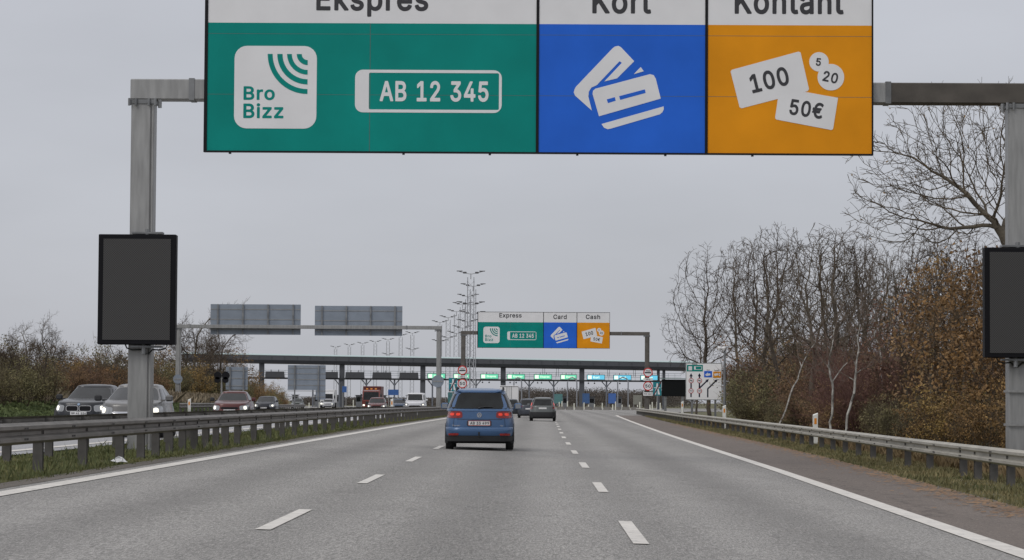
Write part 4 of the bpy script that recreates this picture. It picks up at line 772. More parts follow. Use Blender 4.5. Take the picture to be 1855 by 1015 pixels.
# toll booths far behind
bsrc = None
for i, px in enumerate((535, 575, 612, 650, 694, 742, 1024, 1072, 1121)):
    p = at(px, 735, 500); loc = (p.x, 500, 0)
    if bsrc is None:
        bsrc = thing('toll_booth', 'narrow grey toll booth on a lane island under the canopy', 'toll booth', loc, group='toll booths under the canopy')
        m = MB(); m.box(-.5, .5, -1.1, 1.1, 0, 1.05); m.box(-.5, .5, -1.1, 1.1, 1.9, 2.2); 
        for sx_ in (-.46, .46):
            for sy_ in (-1.06, 1.06): m.box(sx_ - .04, sx_ + .04, sy_ - .04, sy_ + .04, 1.05, 1.9)
        m.build('cabin', mat('booth_grey', (.24, .25, .26), .5), bsrc); m = MB(); m.box(-.46, .46, -1.06, 1.06, 1.05, 1.9); m.build('window', M_GLASS, bsrc)
        m = MB(); m.box(-.7, .7, -1.4, 1.4, 2.2, 2.3); m.build('roof', M_DBOX, bsrc)
    else: copy_tree(bsrc, loc=loc)
# ---------------------------------------------------------------- lattice lighting masts
M_MAST = mat('pale_galvanised_lattice', (.38, .39, .41), .5, .2)
def mast(h, armw, label, loc, levels=2):
    r = thing('lighting_mast', label, 'light mast', loc, group='lattice lighting masts around the toll plaza'); m = MB(); hw = .55; q = [(-hw, -hw), (hw, -hw), (hw, hw), (-hw, hw)]
    for x, y in q: m.tube([(x, y, 0), (x * .9, y * .9, h - .6)], .05, 4)
    z = 0; i = 0
    while z < h - 1.5:
        for a in range(4):
            (xa, ya), (xb, yb) = q[a], q[(a + 1) % 4]
            if i % 2: xa, xb, ya, yb = xb, xa, yb, ya
            m.tube([(xa, ya, z), (xb, yb, z + 1.2)], .026, 3, caps=False)
        z += 1.2; i += 1
    m.build('lattice', M_MAST, r)
    for k in range(levels):
        zz = h - k * 4.9 * (1 if k < 2 else 1.3); m = MB(); m.tube([(-armw, 0, zz + .42), (-armw * .5, 0, zz + .12), (0, 0, zz - .1), (armw * .5, 0, zz + .12), (armw, 0, zz + .42)], .06, 5)
        m.tube([(0, 0, zz - .9), (0, 0, zz)], .08, 5); m.build('arm', M_MAST, r)
        for s in (-1, 1): m = MB(); m.box(s * armw * .45 - .3, s * armw * .45 + .3, -.2, .2, zz + .0, zz + .28, bev=.08); m.box(min(s * armw * .62, s * armw * 1.05), max(s * armw * .62, s * armw * 1.05), -.15, .15, zz + .33, zz + .45); m.build('lamp', mat('lamp_grey', (.08, .08, .085), .5), r)
    return r
MH = 22.0
tops = [(853, 491, 2.15), (857, 514, 2.1), (848, 533, 2.0), (838, 548, 2.0), (827, 561, 2.0), (812, 572, 2.0), (797, 581, 2.0), (747, 601, 2.0), (726, 605, 2.0), (703, 613, 2.0), (680, 617, 2.0), (657, 620, 2.0), (633, 623, 2.0), (608, 627, 2.0)]
for i, (px, py, aw) in enumerate(tops):
    Y = (MH - H0) * F / (727 - py - (975 - px) * .006); p = at(px, py, Y)
    lab = 'tallest and nearest lattice lighting mast, left of the Express sign' if i == 0 else f"{['','second','third','fourth','fifth','sixth','seventh','eighth','ninth','tenth','eleventh','twelfth','thirteenth','fourteenth'][i]} lattice lighting mast of the row, counted from the tallest one leftwards"
    mast(p.z - .42, aw, lab, (p.x, Y, 0), 2 if i < 8 or i % 2 else 1)
# ---------------------------------------------------------------- delineator posts near the rails
def delineator(px, pyt, Y, label, x=None, base=None):
    p = at(px, pyt, Y); zg = gz(p.x, Y); h = p.z - zg; r = thing('delineator_post', label, 'road marker', (p.x, Y, zg), group='white delineator posts beside the road')
    m = MB(); w_ = .09; vs = [(-w_, -.05, -.1), (w_, -.05, -.1), (w_, .07, -.1), (-w_, .07, -.1), (-w_, -.05, h - .1), (w_, -.05, h - .03), (w_, .07, h), (-w_, .07, h - .07)]
    m.add(vs, [(0,1,2,3), (4,5,6,7), (0,1,5,4), (1,2,6,5), (2,3,7,6), (3,0,4,7)]); m.build('post', mat('delineator_white', (.78, .78, .74), .45), r)
    m = MB(); m.box(-.045, .045, -.058, -.05, h - .42, h - .2); m.build('reflector', mat('amber_reflector', (.75, .28, .03), .25, coat=.5), r)
delineator(1477, 748, 98, 'white delineator post with an amber reflector behind the right guardrail, left of the birches')
delineator(1312, 734, 147, 'white delineator post behind the right guardrail at the foot of the camera pole')
delineator(1236, 727, 208, 'farthest white delineator post behind the right guardrail, below the black display')
delineator(343, 722, 163, 'white delineator post on the far side of the oncoming road, left of the red car')
delineator(710, 722, 180, 'white delineator post in the median just left of the white van')
# traffic signal at the left bushes
p = at(401, 735, 190); r = thing('warning_signal', 'post with two black signal heads in front of the bushes, above the red car', 'signal', (p.x, 190, gz(p.x, 190))); zt_ = at(401, 678, 190).z - gz(p.x, 190)
m = MB(); m.tube([(0, 0, -.2), (0, 0, zt_)], .06, 8); m.box(-.45, .5, -.04, .04, zt_ - .3, zt_ - .22); m.build('post', M_STEEL, r)
for x in (-.28, .30):
    m = MB(); m.tube([(x, -.1, zt_ - .1), (x, .1, zt_ - .1)], [.28, .28], 12); m.tube([(x - .02, -.1, zt_ - .42), (x - .02, .1, zt_ - .42)], [.22, .22], 12); m.box(x - .15, x + .15, -.05, .15, zt_ - .6, zt_ + .18, bev=.04); m.build('signal_head', M_BLACK, r)
# litter
p = at(211, 838, 47.6); m = MB(); rr = random.Random(2); ring = [(math.cos(a * .785) * rr.uniform(.07, .17), math.sin(a * .785) * rr.uniform(.05, .12), rr.uniform(0, .05)) for a in range(8)]
m.add(ring + [(0, 0, .11), (.07, .03, .09)], [(i, (i + 1) % 8, 8) for i in range(4)] + [(i, (i + 1) % 8, 9) for i in range(4, 8)] + [(4, 8, 9), (0, 9, 8)])
o = m.build('crumpled_paper', mat('litter_white', (.8, .8, .8), .6)); o.location = (-7.35, 46.5, gz(-7.35, 46.5) + .02); tag(o, 'crumpled white paper lying in the median grass below the gantry post', 'litter')
# ---------------------------------------------------------------- vehicles
def se(t, n): return max(0.0, 1 - abs(t) ** n) ** (1 / n)
class Car:
    """body and cabin lofted from horizontal rings; +y is the front, y=0 the middle"""
    def __init__(s, L, W, H, belt, hood, nose, cab, zb=.22, tail=None, n=5.0, cw=(.93, .74), taper=.08):
        s.L, s.W, s.H, s.belt, s.hood, s.nose, s.zb, s.n = L, W, H, belt, hood, nose, zb, n
        s.tail = tail if tail is not None else belt
        s.yr0, s.yr1, s.yf1, s.yf0 = cab      # rear base, rear top, front top, front base (y)
        s.cw = cw; s.taper = taper; s.re = H - .085
    def ztop(s, y):
        h = s.L / 2
        if y > s.yf0 - .25:
            t = min(1, max(0, (y - (s.yf0 - .25)) / (h - s.yf0 + .25))); return s.belt + (s.hood - s.belt) * min(1, t * 3) + (s.nose - s.hood) * t ** 2.2
        if y < s.yr0 + .2:
            t = min(1, max(0, (s.yr0 + .2 - y) / (h + s.yr0 + .2 + 1e-6))); return s.belt + (s.tail - s.belt) * min(1, t * 2.0)
        return s.belt
    def ring(s, v):
        w = s.W / 2 * (.955 + .045 * math.sin(math.pi * min(1, v * 1.25)) - .05 * max(0, v - .75) * 4 * .6)
        l = s.L / 2 * (1 - s.taper * .35 * max(0, v - .45) / .55 - .012 * (1 - min(1, v * 5)))
        return w, l
    def body(s, t, v, side, off=0.0):
        """side: 'r' rear, 'f' front (t = x fraction), 'R'/'L' (t = y fraction)"""
        w, l = s.ring(v); n = s.n
        if side in 'rf':
            sg = -1 if side == 'r' else 1; x = t * w; y = sg * l * se(t, n); y += sg * off
        else:
            sg = 1 if side == 'R' else -1; y = t * l; x = sg * (w * se(t, n) + off)
        return Vector((x, y, s.zb + v * (s.ztop(y) - s.zb)))
    def cring(s, v):
        w = s.W / 2 * (s.cw[0] + (s.cw[1] - s.cw[0]) * v ** 1.15); r_ = s.yr0 + (s.yr1 - s.yr0) * v; f = s.yf0 + (s.yf1 - s.yf0) * v
        return w, r_, f, s.belt - .03 + v * (s.re - s.belt + .03)
    def cabin(s, t, v, side, off=0.0):
        w, r_, f, z = s.cring(v); c, l = (r_ + f) / 2, (f - r_) / 2; n = 6.0
        if side in 'rf': sg = -1 if side == 'r' else 1; return Vector((t * w, c + sg * (l * se(t, n) + off), z))
        sg = 1 if side == 'R' else -1; return Vector((sg * (w * se(t, n) + off), c + t * l, z))
    def loft(s, fn, vs_, cap):
        m = MB(); K = 16; T = [math.sin(math.pi / 2 * (-1 + 2 * i / K)) * .9 for i in range(K + 1)]; rings = []
        for v in vs_:
            rg = [fn(t, v, 'r') for t in T] + [fn(t, v, 'R') for t in T] + [fn(-t, v, 'f') for t in T] + [fn(-t, v, 'L') for t in T]
            rings.append(rg)
        top = rings[-1]; cx = sum((p for p in top), Vector()) / len(top)
        for sc_, up in cap:
            rg = []
            for p in top:
                q = Vector((p.x * sc_, cx.y + (p.y - cx.y) * (sc_ if sc_ < .9 else 1 - (1 - sc_) * .5), 0)); q.z = (s.ztop(q.y) if fn == s.body else p.z) + up; rg.append(q)
            rings.append(rg)
        n = len(top); m.v = [tuple(p) for r_ in rings for p in r_]
        for j in range(len(rings) - 1):
            for i in range(n): m.f.append((j * n + i, j * n + (i + 1) % n, (j + 1) * n + (i + 1) % n, (j + 1) * n + i)); m.m.append(0)
        m.f.append(tuple(range((len(rings) - 1) * n, len(rings) * n))); m.m.append(0); m.f.append(tuple(range(n - 1, -1, -1))); m.m.append(0)
        return m
    def patch(s, fn, side, t0, t1, v0, v1, off=.006, rnd=.12, nu=10, nv=8, t0b=None, t1b=None, th=.004, cor=(1, 1, 1, 1)):
        """sheet lying on the surface; corners rounded; t0b/t1b: limits at the top edge"""
        t0b = t0 if t0b is None else t0b; t1b = t1 if t1b is None else t1b; m = MB()
        for j in range(nv + 1):
            b = j / nv; a0 = t0 + (t0b - t0) * b; a1 = t1 + (t1b - t1) * b
            eb = min(b, 1 - b) / .25; ins = rnd * (1 - math.sqrt(max(0, 1 - (1 - min(1, eb)) ** 2)))
            il = ins * (cor[0] if b < .5 else cor[2]); ir = ins * (cor[1] if b < .5 else cor[3])
            for i in range(nu + 1):
                u = i / nu; t = a0 + (a1 - a0) * (il + u * (1 - il - ir)); v_ = v0 + (v1 - v0) * b; p_ = fn(t, v_, side, 0); tt = max(-.985, min(.985, t)); e_ = .004
                du = fn(tt + e_, v_, side, 0) - fn(tt - e_, v_, side, 0); dw = fn(tt, min(1, v_ + .01), side, 0) - fn(tt, max(0, v_ - .01), side, 0); nn = du.cross(dw).normalized()
                ctr = Vector((0, (s.yr0 + s.yf0) / 2, p_.z)); nn = nn if nn.dot(p_ - ctr) > 0 else -nn; m.v.append(tuple(p_ + nn * off))
        for j in range(nv):
            for i in range(nu): a = j * (nu + 1) + i; m.f.append((a, a + 1, a + nu + 2, a + nu + 1)); m.m.append(0)
        return m
    def vz(s, z, y): return (z - s.zb) / (s.ztop(y) - s.zb)
def wheel(r, parent, x, y, R_, side, wd=.2):
    m = MB(); prof = [(-wd / 2, R_ * .62), (-wd / 2, R_ * .94), (-wd / 2 + .03, R_), (wd / 2 - .03, R_), (wd / 2, R_ * .94), (wd / 2, R_ * .62)]; K = 20
    for px, pr in prof:
        for k in range(K): m.v.append((px + x, y + pr * math.cos(2 * math.pi * k / K), R_ + pr * math.sin(2 * math.pi * k / K)))
    for j in range(5):
        for k in range(K): m.f.append((j * K + k, j * K + (k + 1) % K, (j + 1) * K + (k + 1) % K, (j + 1) * K + k)); m.m.append(0)
    m.f += [tuple(range(K)), tuple(range(5 * K, 6 * K))]; m.m += [0, 0]
    o = m.build('wheel', M_TYRE, parent, smooth=True, angle=40)
    m = MB(); s = side; xx = x + s * (wd / 2 + .004)
    m.tube([(xx - s * .02, y, R_), (xx, y, R_)], [R_ * .64, R_ * .60], 20)
    m.build('rim', M_RIM, o)
PAINT = {}
def paint(name, c, metal=.25):
    return mat(name, c, .38, metal, coat=.45, var=.04, vs=2)
def make_car(c, col, label, loc, rz, kind='car', lamps_on=False, rear=True, group=None, plate='AB 33 499', rails=False, bumper_dark=False, tail='wide', grille='slot', side_splits=((-.86, -.42), (-.36, .18), (.24, .80)), name='car', detail=1, brake=False):
    r = thing(name, label, kind, loc, rz, group); P = paint('paint_' + name + '_' + str(len(PAINT)), col); PAINT[label] = P; B, C = c.body, c.cabin; h = c.L / 2
    c.loft(B, [0, .04, .12, .25, .4, .55, .7, .82, .92, 1.0], [(.985, .018), (.94, .032), (.8, .045), (.5, .055), (.15, .06)]).build('body', P, r, smooth=True, angle=40)
    c.loft(C, [0, .1, .2, .3, .4, .5, .6, .7, .8, .88, .94, 1.0], [(.97, .035), (.88, .062), (.7, .082), (.4, .095), (.1, .10)]).build('roof', P, r, smooth=True, angle=45)
    c.patch(B, 'r', -.93, .93, 0, .17, .012, 0).build('underside_skirt', M_TRIM, r); m = MB(); m.box(-c.W * .40, c.W * .40, -h + .5, h - .35, .17, .27, bev=.04); m.build('underbody_shade_box', M_TRIM, r)  # low floor box added to deepen the shadow under the car
    wr = .315; wx = c.W / 2 - .12
    for sy in (-1, 1):
        y = sy * (h - .82) if sy > 0 else -(h - .78)
        for sx_ in (-1, 1):
            wheel(r, r, sx_ * wx, y, wr, sx_)
            m = MB(); K = 16; xx = sx_ * (c.W / 2 * .985 + .01); R2 = wr + .06
            pts = [(y + R2 * math.cos(math.pi * k / K), wr + R2 * math.sin(math.pi * k / K)) for k in range(K + 1)] + [(y - R2, .18), (y + R2, .18)]
            m.add([(xx, a, b) for a, b in pts] + [(xx - sx_ * .08, a, b) for a, b in pts], [tuple(range(len(pts)))] + [(i, i + 1, i + 1 + len(pts), i + len(pts)) for i in range(len(pts) - 1)]); m.build('wheel_arch', M_TRIM, r)
    # glass
    c.patch(C, 'f', -.88, .88, .10, .93, .010, .05).build('windscreen', M_GLASS, r, smooth=True)
    if rear: c.patch(C, 'r', -.90, .90, .10, .93, .010, .05).build('rear_window', M_GLASS, r, smooth=True)
    for sd_ in 'RL':
        for a, b in side_splits: c.patch(C, sd_, a, b, .12, .88, .006, .05).build('side_window', M_GLASS, r, smooth=True)
    # doors: seam lines on the flanks
    for sd_ in 'RL':
        m = MB()
        for t in (-.32, .10, .46):
            q = c.patch(B, sd_, t, t + .004, .16, .97, .002, 0, 1, 8); m.add(q.v, q.f)
        m.build('door_seam', M_TRIM, r)
        for t in (-.24, .18):
            q = c.patch(B, sd_, t, t + .07, .80, .83, .02, .1, 3, 2); q.build('door_handle', P, r)
    # mirrors
    for s in (-1, 1):
        m = MB(); w_ = c.W / 2; y = c.yf0 - .32
        m.box(s * (w_ - .08) - .06, s * (w_ - .08) + .06, y, y + .05, c.belt - .0, c.belt + .05)
        a, b = sorted((s * (w_ - .01), s * (w_ + .19))); m.box(a, b, y - .04, y + .09, c.belt + .0, c.belt + .17, bev=.038); o = m.build('mirror', P if detail > 1 or s < 0 else M_TRIM, r)
        m = MB(); a, b = sorted((s * (w_ + .02), s * (w_ + .165))); m.box(a, b, y - .046, y - .041, c.belt + .025, c.belt + .145); m.build('mirror_glass', mat('mirror_glass', (.30, .32, .34), .08, .9), o)
    # rear end
    if tail == 'wide':
        for s in (-1, 1):
            v0, v1 = c.vz(.83, -h), c.vz(1.005, -h)
            a, b = (.50, .97) if s > 0 else (-.97, -.50); q = c.patch(B, 'r', a, b, v0, v1, .010, .16, 12, 10, t0b=(.53 if s > 0 else None), t1b=(-.53 if s < 0 else None))
            o = q.build('tail_light', M_TAIL, r, smooth=True)
            for ia, ib in ((.58, .70), (.76, .88)):
                aa, bb = (ia, ib) if s > 0 else (-ib, -ia); c.patch(B, 'r', aa, bb, v0 + (v1 - v0) * .35, v0 + (v1 - v0) * .75, .015, .3, 6, 6).build('brake_lamp', M_TAILON, o)
            q = c.patch(B, 'R' if s > 0 else 'L', -.985, -.90, v0, v1, .008, .1, 4, 6); q.build('tail_light_wrap', M_TAIL, o, smooth=True)
    elif tail == 'upright':
        for s in (-1, 1):
            a, b = (.80, .985) if s > 0 else (-.985, -.80); v0, v1 = c.vz(.80, -h), min(.995, c.vz(c.belt - .01, -h))
            o = c.patch(B, 'r', a, b, v0, v1, .010, .1, 6, 8).build('tail_light', M_TAIL, r, smooth=True)
            o2 = c.patch(C, 'r', *((.91, .985) if s > 0 else (-.985, -.91)), .10, .48, .012, .1, 4, 6).build('upper_tail_light', M_TAILON if brake else M_TAIL, r, smooth=True)
    elif tail == 'small':
        for s in (-1, 1):
            a, b = (.62, .97) if s > 0 else (-.97, -.62); v0, v1 = c.vz(.82, -h), min(.98, c.vz(c.belt - .02, -h))
            o = c.patch(B, 'r', a, b, v0, v1, .010, .2, 8, 8).build('tail_light', M_TAIL, r, smooth=True)
            if brake: c.patch(B, 'r', *((.68, .85) if s > 0 else (-.85, -.68)), v0 + .03, v1 - .03, .015, .3, 6, 6).build('brake_lamp', M_TAILON, o)
    pz = .80 if tail == 'wide' else (.72 if tail != 'upright' else .86); yb = B(0, c.vz(pz, -h), 'r').y - .012
    if detail > 1:
        v0, v1 = c.vz(.575, -h), c.vz(.845, -h); m = MB()
        pw_, ph_ = .285, .062; py_ = B(0, c.vz(.70, -h), 'r').y - .022
        c.patch(B, 'r', -.36, .36, c.vz(.62, -h), c.vz(.775, -h), .008, .05).build('plate_recess', mat('dark_recess', (.03, .04, .055), .5), r)
        m.plate(rrect(-pw_, pw_, .70 - ph_, .70 + ph_, .012), py_, py_ + .012); o = m.build('number_plate', M_PLATE, r)
        text_mb(plate, -pw_ + .05, pw_ - .03, .70 - .038, .70 + .038, py_ - .0005, .002, .012).build('plate_text', M_PTXT, o)
        m = MB(); m.band(rrect(-pw_, pw_, .70 - ph_, .70 + ph_, .012), rrect(-pw_ + .008, pw_ - .008, .70 - ph_ + .008, .70 + ph_ - .008, .008), py_ - .003, py_); m.build('plate_border', M_RED, o)
        # tailgate seams
        m = MB()
        for s in (-1, 1):
            q = c.patch(B, 'r', s * .745 - .004, s * .745 + .004, c.vz(.55, -h), c.vz(.86, -h), .004, 0, 1, 6); m.add(q.v, q.f)
        q = c.patch(B, 'r', -.72, .72, c.vz(.525, -h), c.vz(.545, -h), .004, .02, 16, 1); m.add(q.v, q.f)
        q = c.patch(B, 'r', -.70, .70, c.vz(.795, -h), c.vz(.806, -h), .006, .02, 16, 1); m.add(q.v, q.f)
        m.build('tailgate_seam', M_TRIM, r)
        # bumper: shelf proud of the body
        m = MB(); K = 20; rows = [(.555, .0), (.60, .035), (.585, .06), (.50, .068), (.42, .06), (.36, .03)]
        for z, of in rows:
            for i in range(K + 1): t = -.97 + 1.94 * i / K; p = B(t, c.vz(z, -h), 'r', of if abs(t) < .99 else .01); m.v.append((p.x * 1.005, p.y, z))
        for j in range(len(rows) - 1):
            for i in range(K): a = j * (K + 1) + i; m.f.append((a, a + 1, a + K + 2, a + K + 1)); m.m.append(0)
        o = m.build('bumper', P, r, smooth=True)
        c.patch(B, 'r', -.95, .95, c.vz(.24, -h), c.vz(.385, -h), .045, .02, 20, 4).build('lower_bumper', M_TRIM, r, smooth=True)
        for s in (-1, 1): c.patch(B, 'r', *((.58, .84) if s > 0 else (-.84, -.58)), c.vz(.395, -h), c.vz(.44, -h), .076, .1, 6, 3).build('bumper_reflector', M_TAIL, r)
        m = MB(); m.tube([(.0, -h - .0, .36), (.0, -h - .17, .37), (.0, -h - .19, .44)], .022, 8); m.tube([(0, -h - .19, .43), (0, -h - .19, .47)], .03, 8); m.build('tow_bar', M_TRIM, r)
        # round badge: ring with the two letters inside
        by = B(0, c.vz(.91, -h), 'r').y - .010; m = MB(); m.band(disc(0, .91, .062), disc(0, .91, .052), by - .008, by + .01)
        def stroke(pts, hw=.006):
            for (xa, za_), (xb, zb_) in zip(pts, pts[1:]):
                d = Vector((xb - xa, zb_ - za_)).normalized(); nx, nz_ = -d.y * hw, d.x * hw; m.plate([(xa + nx, za_ + nz_), (xa - nx, za_ - nz_), (xb - nx, zb_ - nz_), (xb + nx, zb_ + nz_)], by - .007, by + .008)
        stroke([(-.022, .958), (0, .913), (.022, .958)]); stroke([(-.046, .94), (-.022, .867), (0, .907), (.022, .867), (.046, .94)]); m.build('badge', M_CHROME, r)
        p_ = B(-.55, c.vz(.63, -h), 'r').y; text_mb('Touran', -.70, -.50, .62, .655, B(-.66, c.vz(.63, -h), 'r').y - .015, .004, .005).build('model_lettering', M_CHROME, r)
        text_mb('TSI', .54, .62, .62, .65, B(.66, c.vz(.63, -h), 'r').y - .015, .004, .005).build('model_lettering', M_CHROME, r)
        # wiper, rear window frame, high brake lamp, spoiler
        c.patch(C, 'r', -.97, .97, .955, 1.0, .035, .1, 12, 3).build('roof_spoiler', P, r, smooth=True)
        q0, q1 = C(.0, .17, 'r', .02), C(.42, .20, 'r', .02); m = MB(); m.tube([q0, (q0 + q1) / 2 + Vector((0, -.01, .015)), q1], .014, 6); m.tube([(q0.x, q0.y - .02, q0.z - .03), q0], .03, 8); m.build('rear_wiper', M_TRIM, r)
    else:
        m = MB(); m.plate([(-.26, pz - .055), (.26, pz - .055), (.26, pz + .055), (-.26, pz + .055)], yb - .012, yb + .02); m.build('number_plate', M_PLATE, r)
        m = MB(); q = c.patch(B, 'r', -.94, .94, c.vz(.30, -h), c.vz(.60, -h), .03, .02, 16, 4)
        q.build('rear_bumper', M_TRIM if bumper_dark else P, r, smooth=True)
    if rails:
        for s in (-1, 1):
            m = MB(); x = s * (c.W / 2 * c.cw[1] - .06); z = c.re + .06; ya, yb2 = c.yr1 + .1, c.yf1 - .15
            m.tube([(x, ya, z - .03), (x, ya + .1, z + .05), (x, yb2 - .1, z + .05), (x, yb2, z - .03)], .02, 6)
            for yy in (ya + .2, (ya + yb2) / 2, yb2 - .2): m.tube([(x, yy, z - .05), (x, yy, z + .05)], .022, 6)
            m.build('roof_rail', M_TRIM, r)
    # front end
    fl = c.vz
    for s in (-1, 1):
        a, b = (.62, .97) if s > 0 else (-.97, -.62); z0, z1 = c.nose - .26, c.nose - .06; v0, v1 = fl(z0, h), min(.97, fl(z1, h))
        o = c.patch(B, 'f', a, b, v0, v1, .012, .2, 8, 8).build('headlight', M_CLEAR, r, smooth=True)
        if lamps_on: c.patch(B, 'f', *((.74, .88) if s > 0 else (-.88, -.74)), v0 + .05, v1 - .06, .02, .3, 6, 6).build('lamp', M_LAMPON, o)
        c.patch(B, 'R' if s > 0 else 'L', .90, .985, v0, v1, .008, .1, 4, 6).build('headlight_wrap', M_CLEAR, o, smooth=True)
    zn = c.nose
    if grille == 'kidney':
        for s in (-1, 1):
            x = s * .21; yy = B(.25, fl(zn - .16, h), 'f').y; m = MB(); m.plate(rrect(x - .185, x + .185, zn - .235, zn - .07, .06), -(yy + .02), -(yy - .03)); m.v = [(a, -b, z) for a, b, z in m.v]
            o = m.build('grille', M_BLACK, r); m = MB(); m.band(rrect(x - .20, x + .20, zn - .25, zn - .055, .07), rrect(x - .18, x + .18, zn - .23, zn - .075, .055), -(yy + .03), -(yy - .03)); m.v = [(a, -b, z) for a, b, z in m.v]; m.build('grille_frame', M_CHROME, o)
        m = MB(); m.v = []; m.plate(disc(0, zn - .02, .04, 16), -(yy + .03), -(yy - .1)); m.v = [(a, -b, z) for a, b, z in m.v]; m.build('badge', mat('badge_blue_white', (.35, .45, .6), .3), r)
    elif grille == 'double':
        for dz in (-.20, -.29):
            o = c.patch(B, 'f', -.52, .52, fl(zn + dz - .02, h), fl(zn + dz + .03, h), .014, .05, 12, 3).build('chrome_strip', M_CHROME, r)
        c.patch(B, 'f', -.56, .56, fl(zn - .27, h), fl(zn - .22, h), .012, .05, 12, 3).build('grille', M_BLACK, r)
    elif grille == 'wide':
        c.patch(B, 'f', -.60, .60, fl(zn - .42, h), fl(zn - .20, h), .012, .15, 12, 6, t0b=-.55, t1b=.55).build('grille', M_BLACK, r)
    else:
        c.patch(B, 'f', -.50, .50, fl(zn - .20, h), fl(zn - .11, h), .012, .1, 12, 3).build('grille', M_BLACK, r)
    c.patch(B, 'f', -.72, .72, fl(.26, h), fl(.40, h), .014, .12, 12, 4).build('lower_grille', M_BLACK, r)
    yf = B(0, fl(.47, h), 'f').y; m = MB(); m.box(-.26, .26, yf - .02, yf + .02, .44, .55); o = m.build('number_plate', M_PLATE, r)
    m = text_mb('AB 33 499' if detail > 1 else 'BP 41 236', -.22, .24, .465, .525, 0, .004, .012); m.v = [(-a, -b + yf + .0205, z) for a, b, z in m.v]; m.build('plate_text', M_PTXT, o)
    return r
def carpos(px, Y, halfL=0, front=False):
    x = at(px, 740, Y).x; return x
# our side, seen from behind: location is the car's centre, rear plane at Y
def place_same(c, px, Y): x = at(px, 740, Y).x; yc = Y + c.L / 2; return (x, yc, gz(x, yc))
def place_opp(c, px, Y): x = at(px, 740, Y).x; yc = Y + c.L / 2; return (x, yc, gz(x, yc))
mpv = Car(4.40, 1.80, 1.60, 1.05, 1.0, .86, (-2.18, -1.86, .62, 1.45), cw=(.965, .74), n=6.5, taper=.05, zb=.24)
make_car(mpv, (.05, .118, .25), 'blue people carrier with red brake lights, nearest car in the middle lane', place_same(mpv, 867.5, 68.6), R(0.3), lamps_on=False, rails=True, tail='wide', detail=2, name='people_carrier', side_splits=((-.9, -.55), (-.5, -.02), (.04, .50), (.56, .86)))
wag = Car(4.6, 1.78, 1.58, 1.0, .95, .78, (-2.2, -1.72, .35, 1.1), cw=(.92, .72), n=5.5, zb=.25)
make_car(wag, (.11, .12, .118), 'grey-green estate car with a black bumper, ahead in the right lane', place_same(wag, 983.5, 176), R(-0.4), rails=True, tail='upright', bumper_dark=True, brake=True, name='estate_car')
hat = Car(4.2, 1.76, 1.50, .98, .94, .78, (-2.0, -1.5, .30, 1.15), n=5.0)
make_car(hat, (.045, .052, .068), 'dark blue-grey hatchback half hidden behind the dark estate car', place_same(hat, 958, 206), 0, tail='small', brake=True, name='hatchback')
hat2 = Car(4.0, 1.72, 1.48, .96, .92, .78, (-1.9, -1.5, .30, 1.15), n=5.0)
make_car(hat2, (.03, .035, .045), 'black hatchback mostly hidden behind the blue people carrier', place_same(hat2, 924, 232), 0, tail='small', name='hatchback')
sed = Car(4.62, 1.81, 1.42, .93, .90, .80, (-1.75, -.95, .15, 1.0), tail=.92, n=4.5, cw=(.90, .66))
make_car(sed, (.014, .016, .021), 'dark grey saloon with a two-part chrome grille, leftmost of the oncoming cars', place_opp(sed, 149, 84), R(180 - 3), lamps_on=True, grille='kidney', tail='small', name='saloon_car', side_splits=((-.84, -.38), (-.32, .26), (.32, .78)))
c4 = Car(4.2, 1.76, 1.46, .98, .95, .86, (-1.95, -1.25, .25, 1.35), n=4.2, cw=(.92, .66))
make_car(c4, (.14, .137, .133), 'silver hatchback with lit headlights passing behind the big gantry post', place_opp(c4, 230, 71.5), R(180 + 1), lamps_on=True, grille='double', tail='small', name='hatchback')
red = Car(4.3, 1.68, 1.38, .92, .89, .76, (-1.75, -1.05, .10, .85), n=4.5, cw=(.90, .66))
make_car(red, (.085, .014, .012), 'dark red saloon with bright headlights, oncoming, next to the small dark hatchback', place_opp(red, 414, 118), R(180 + 1), lamps_on=True, grille='slot', tail='small', name='saloon_car')
dk = Car(3.95, 1.74, 1.44, .96, .93, .80, (-1.85, -1.25, .25, 1.15), n=4.5)
make_car(dk, (.018, .020, .028), 'dark blue hatchback with a wide grille oncoming just right of the red car', place_opp(dk, 479, 218), R(180 - 2), lamps_on=True, grille='wide', tail='small', name='hatchback')
rd2 = Car(4.3, 1.75, 1.50, .96, .93, .80, (-1.9, -1.3, .2, 1.05), n=4.5)
make_car(rd2, (.11, .028, .026), 'faded red car with lit headlights in front of the red lorry', place_opp(rd2, 681, 246), R(180), lamps_on=True, grille='slot', tail='small', name='saloon_car')
bl2 = Car(4.1, 1.74, 1.46, .96, .93, .80, (-1.9, -1.3, .2, 1.05), n=4.5)
make_car(bl2, (.03, .055, .10), 'small blue car partly hidden beside the white van', place_opp(bl2, 722, 285), R(180), grille='slot', tail='small', name='hatchback')
for i, (px, col, lb_, Y) in enumerate(((537, (.04, .05, .04), 'small dark car far off behind the large ribbed sign back', 400), (593, (.45, .45, .46), 'small pale car with lights far off near the toll canopy column', 405))):
    make_car(bl2, col, lb_, place_opp(bl2, px, Y), R(180), lamps_on=i == 1, grille='slot', tail='small', name='hatchback')
van = Car(4.9, 1.92, 1.95, 1.22, 1.16, 1.0, (-2.40, -2.25, 1.0, 1.75), n=6, cw=(.94, .84), taper=.03)
make_car(van, (.72, .72, .73), 'white panel van with a black grille, oncoming beside the gantry post', place_opp(van, 751, 240), R(180), kind='van', lamps_on=True, grille='wide', tail='small', name='panel_van', side_splits=((.55, .86),))
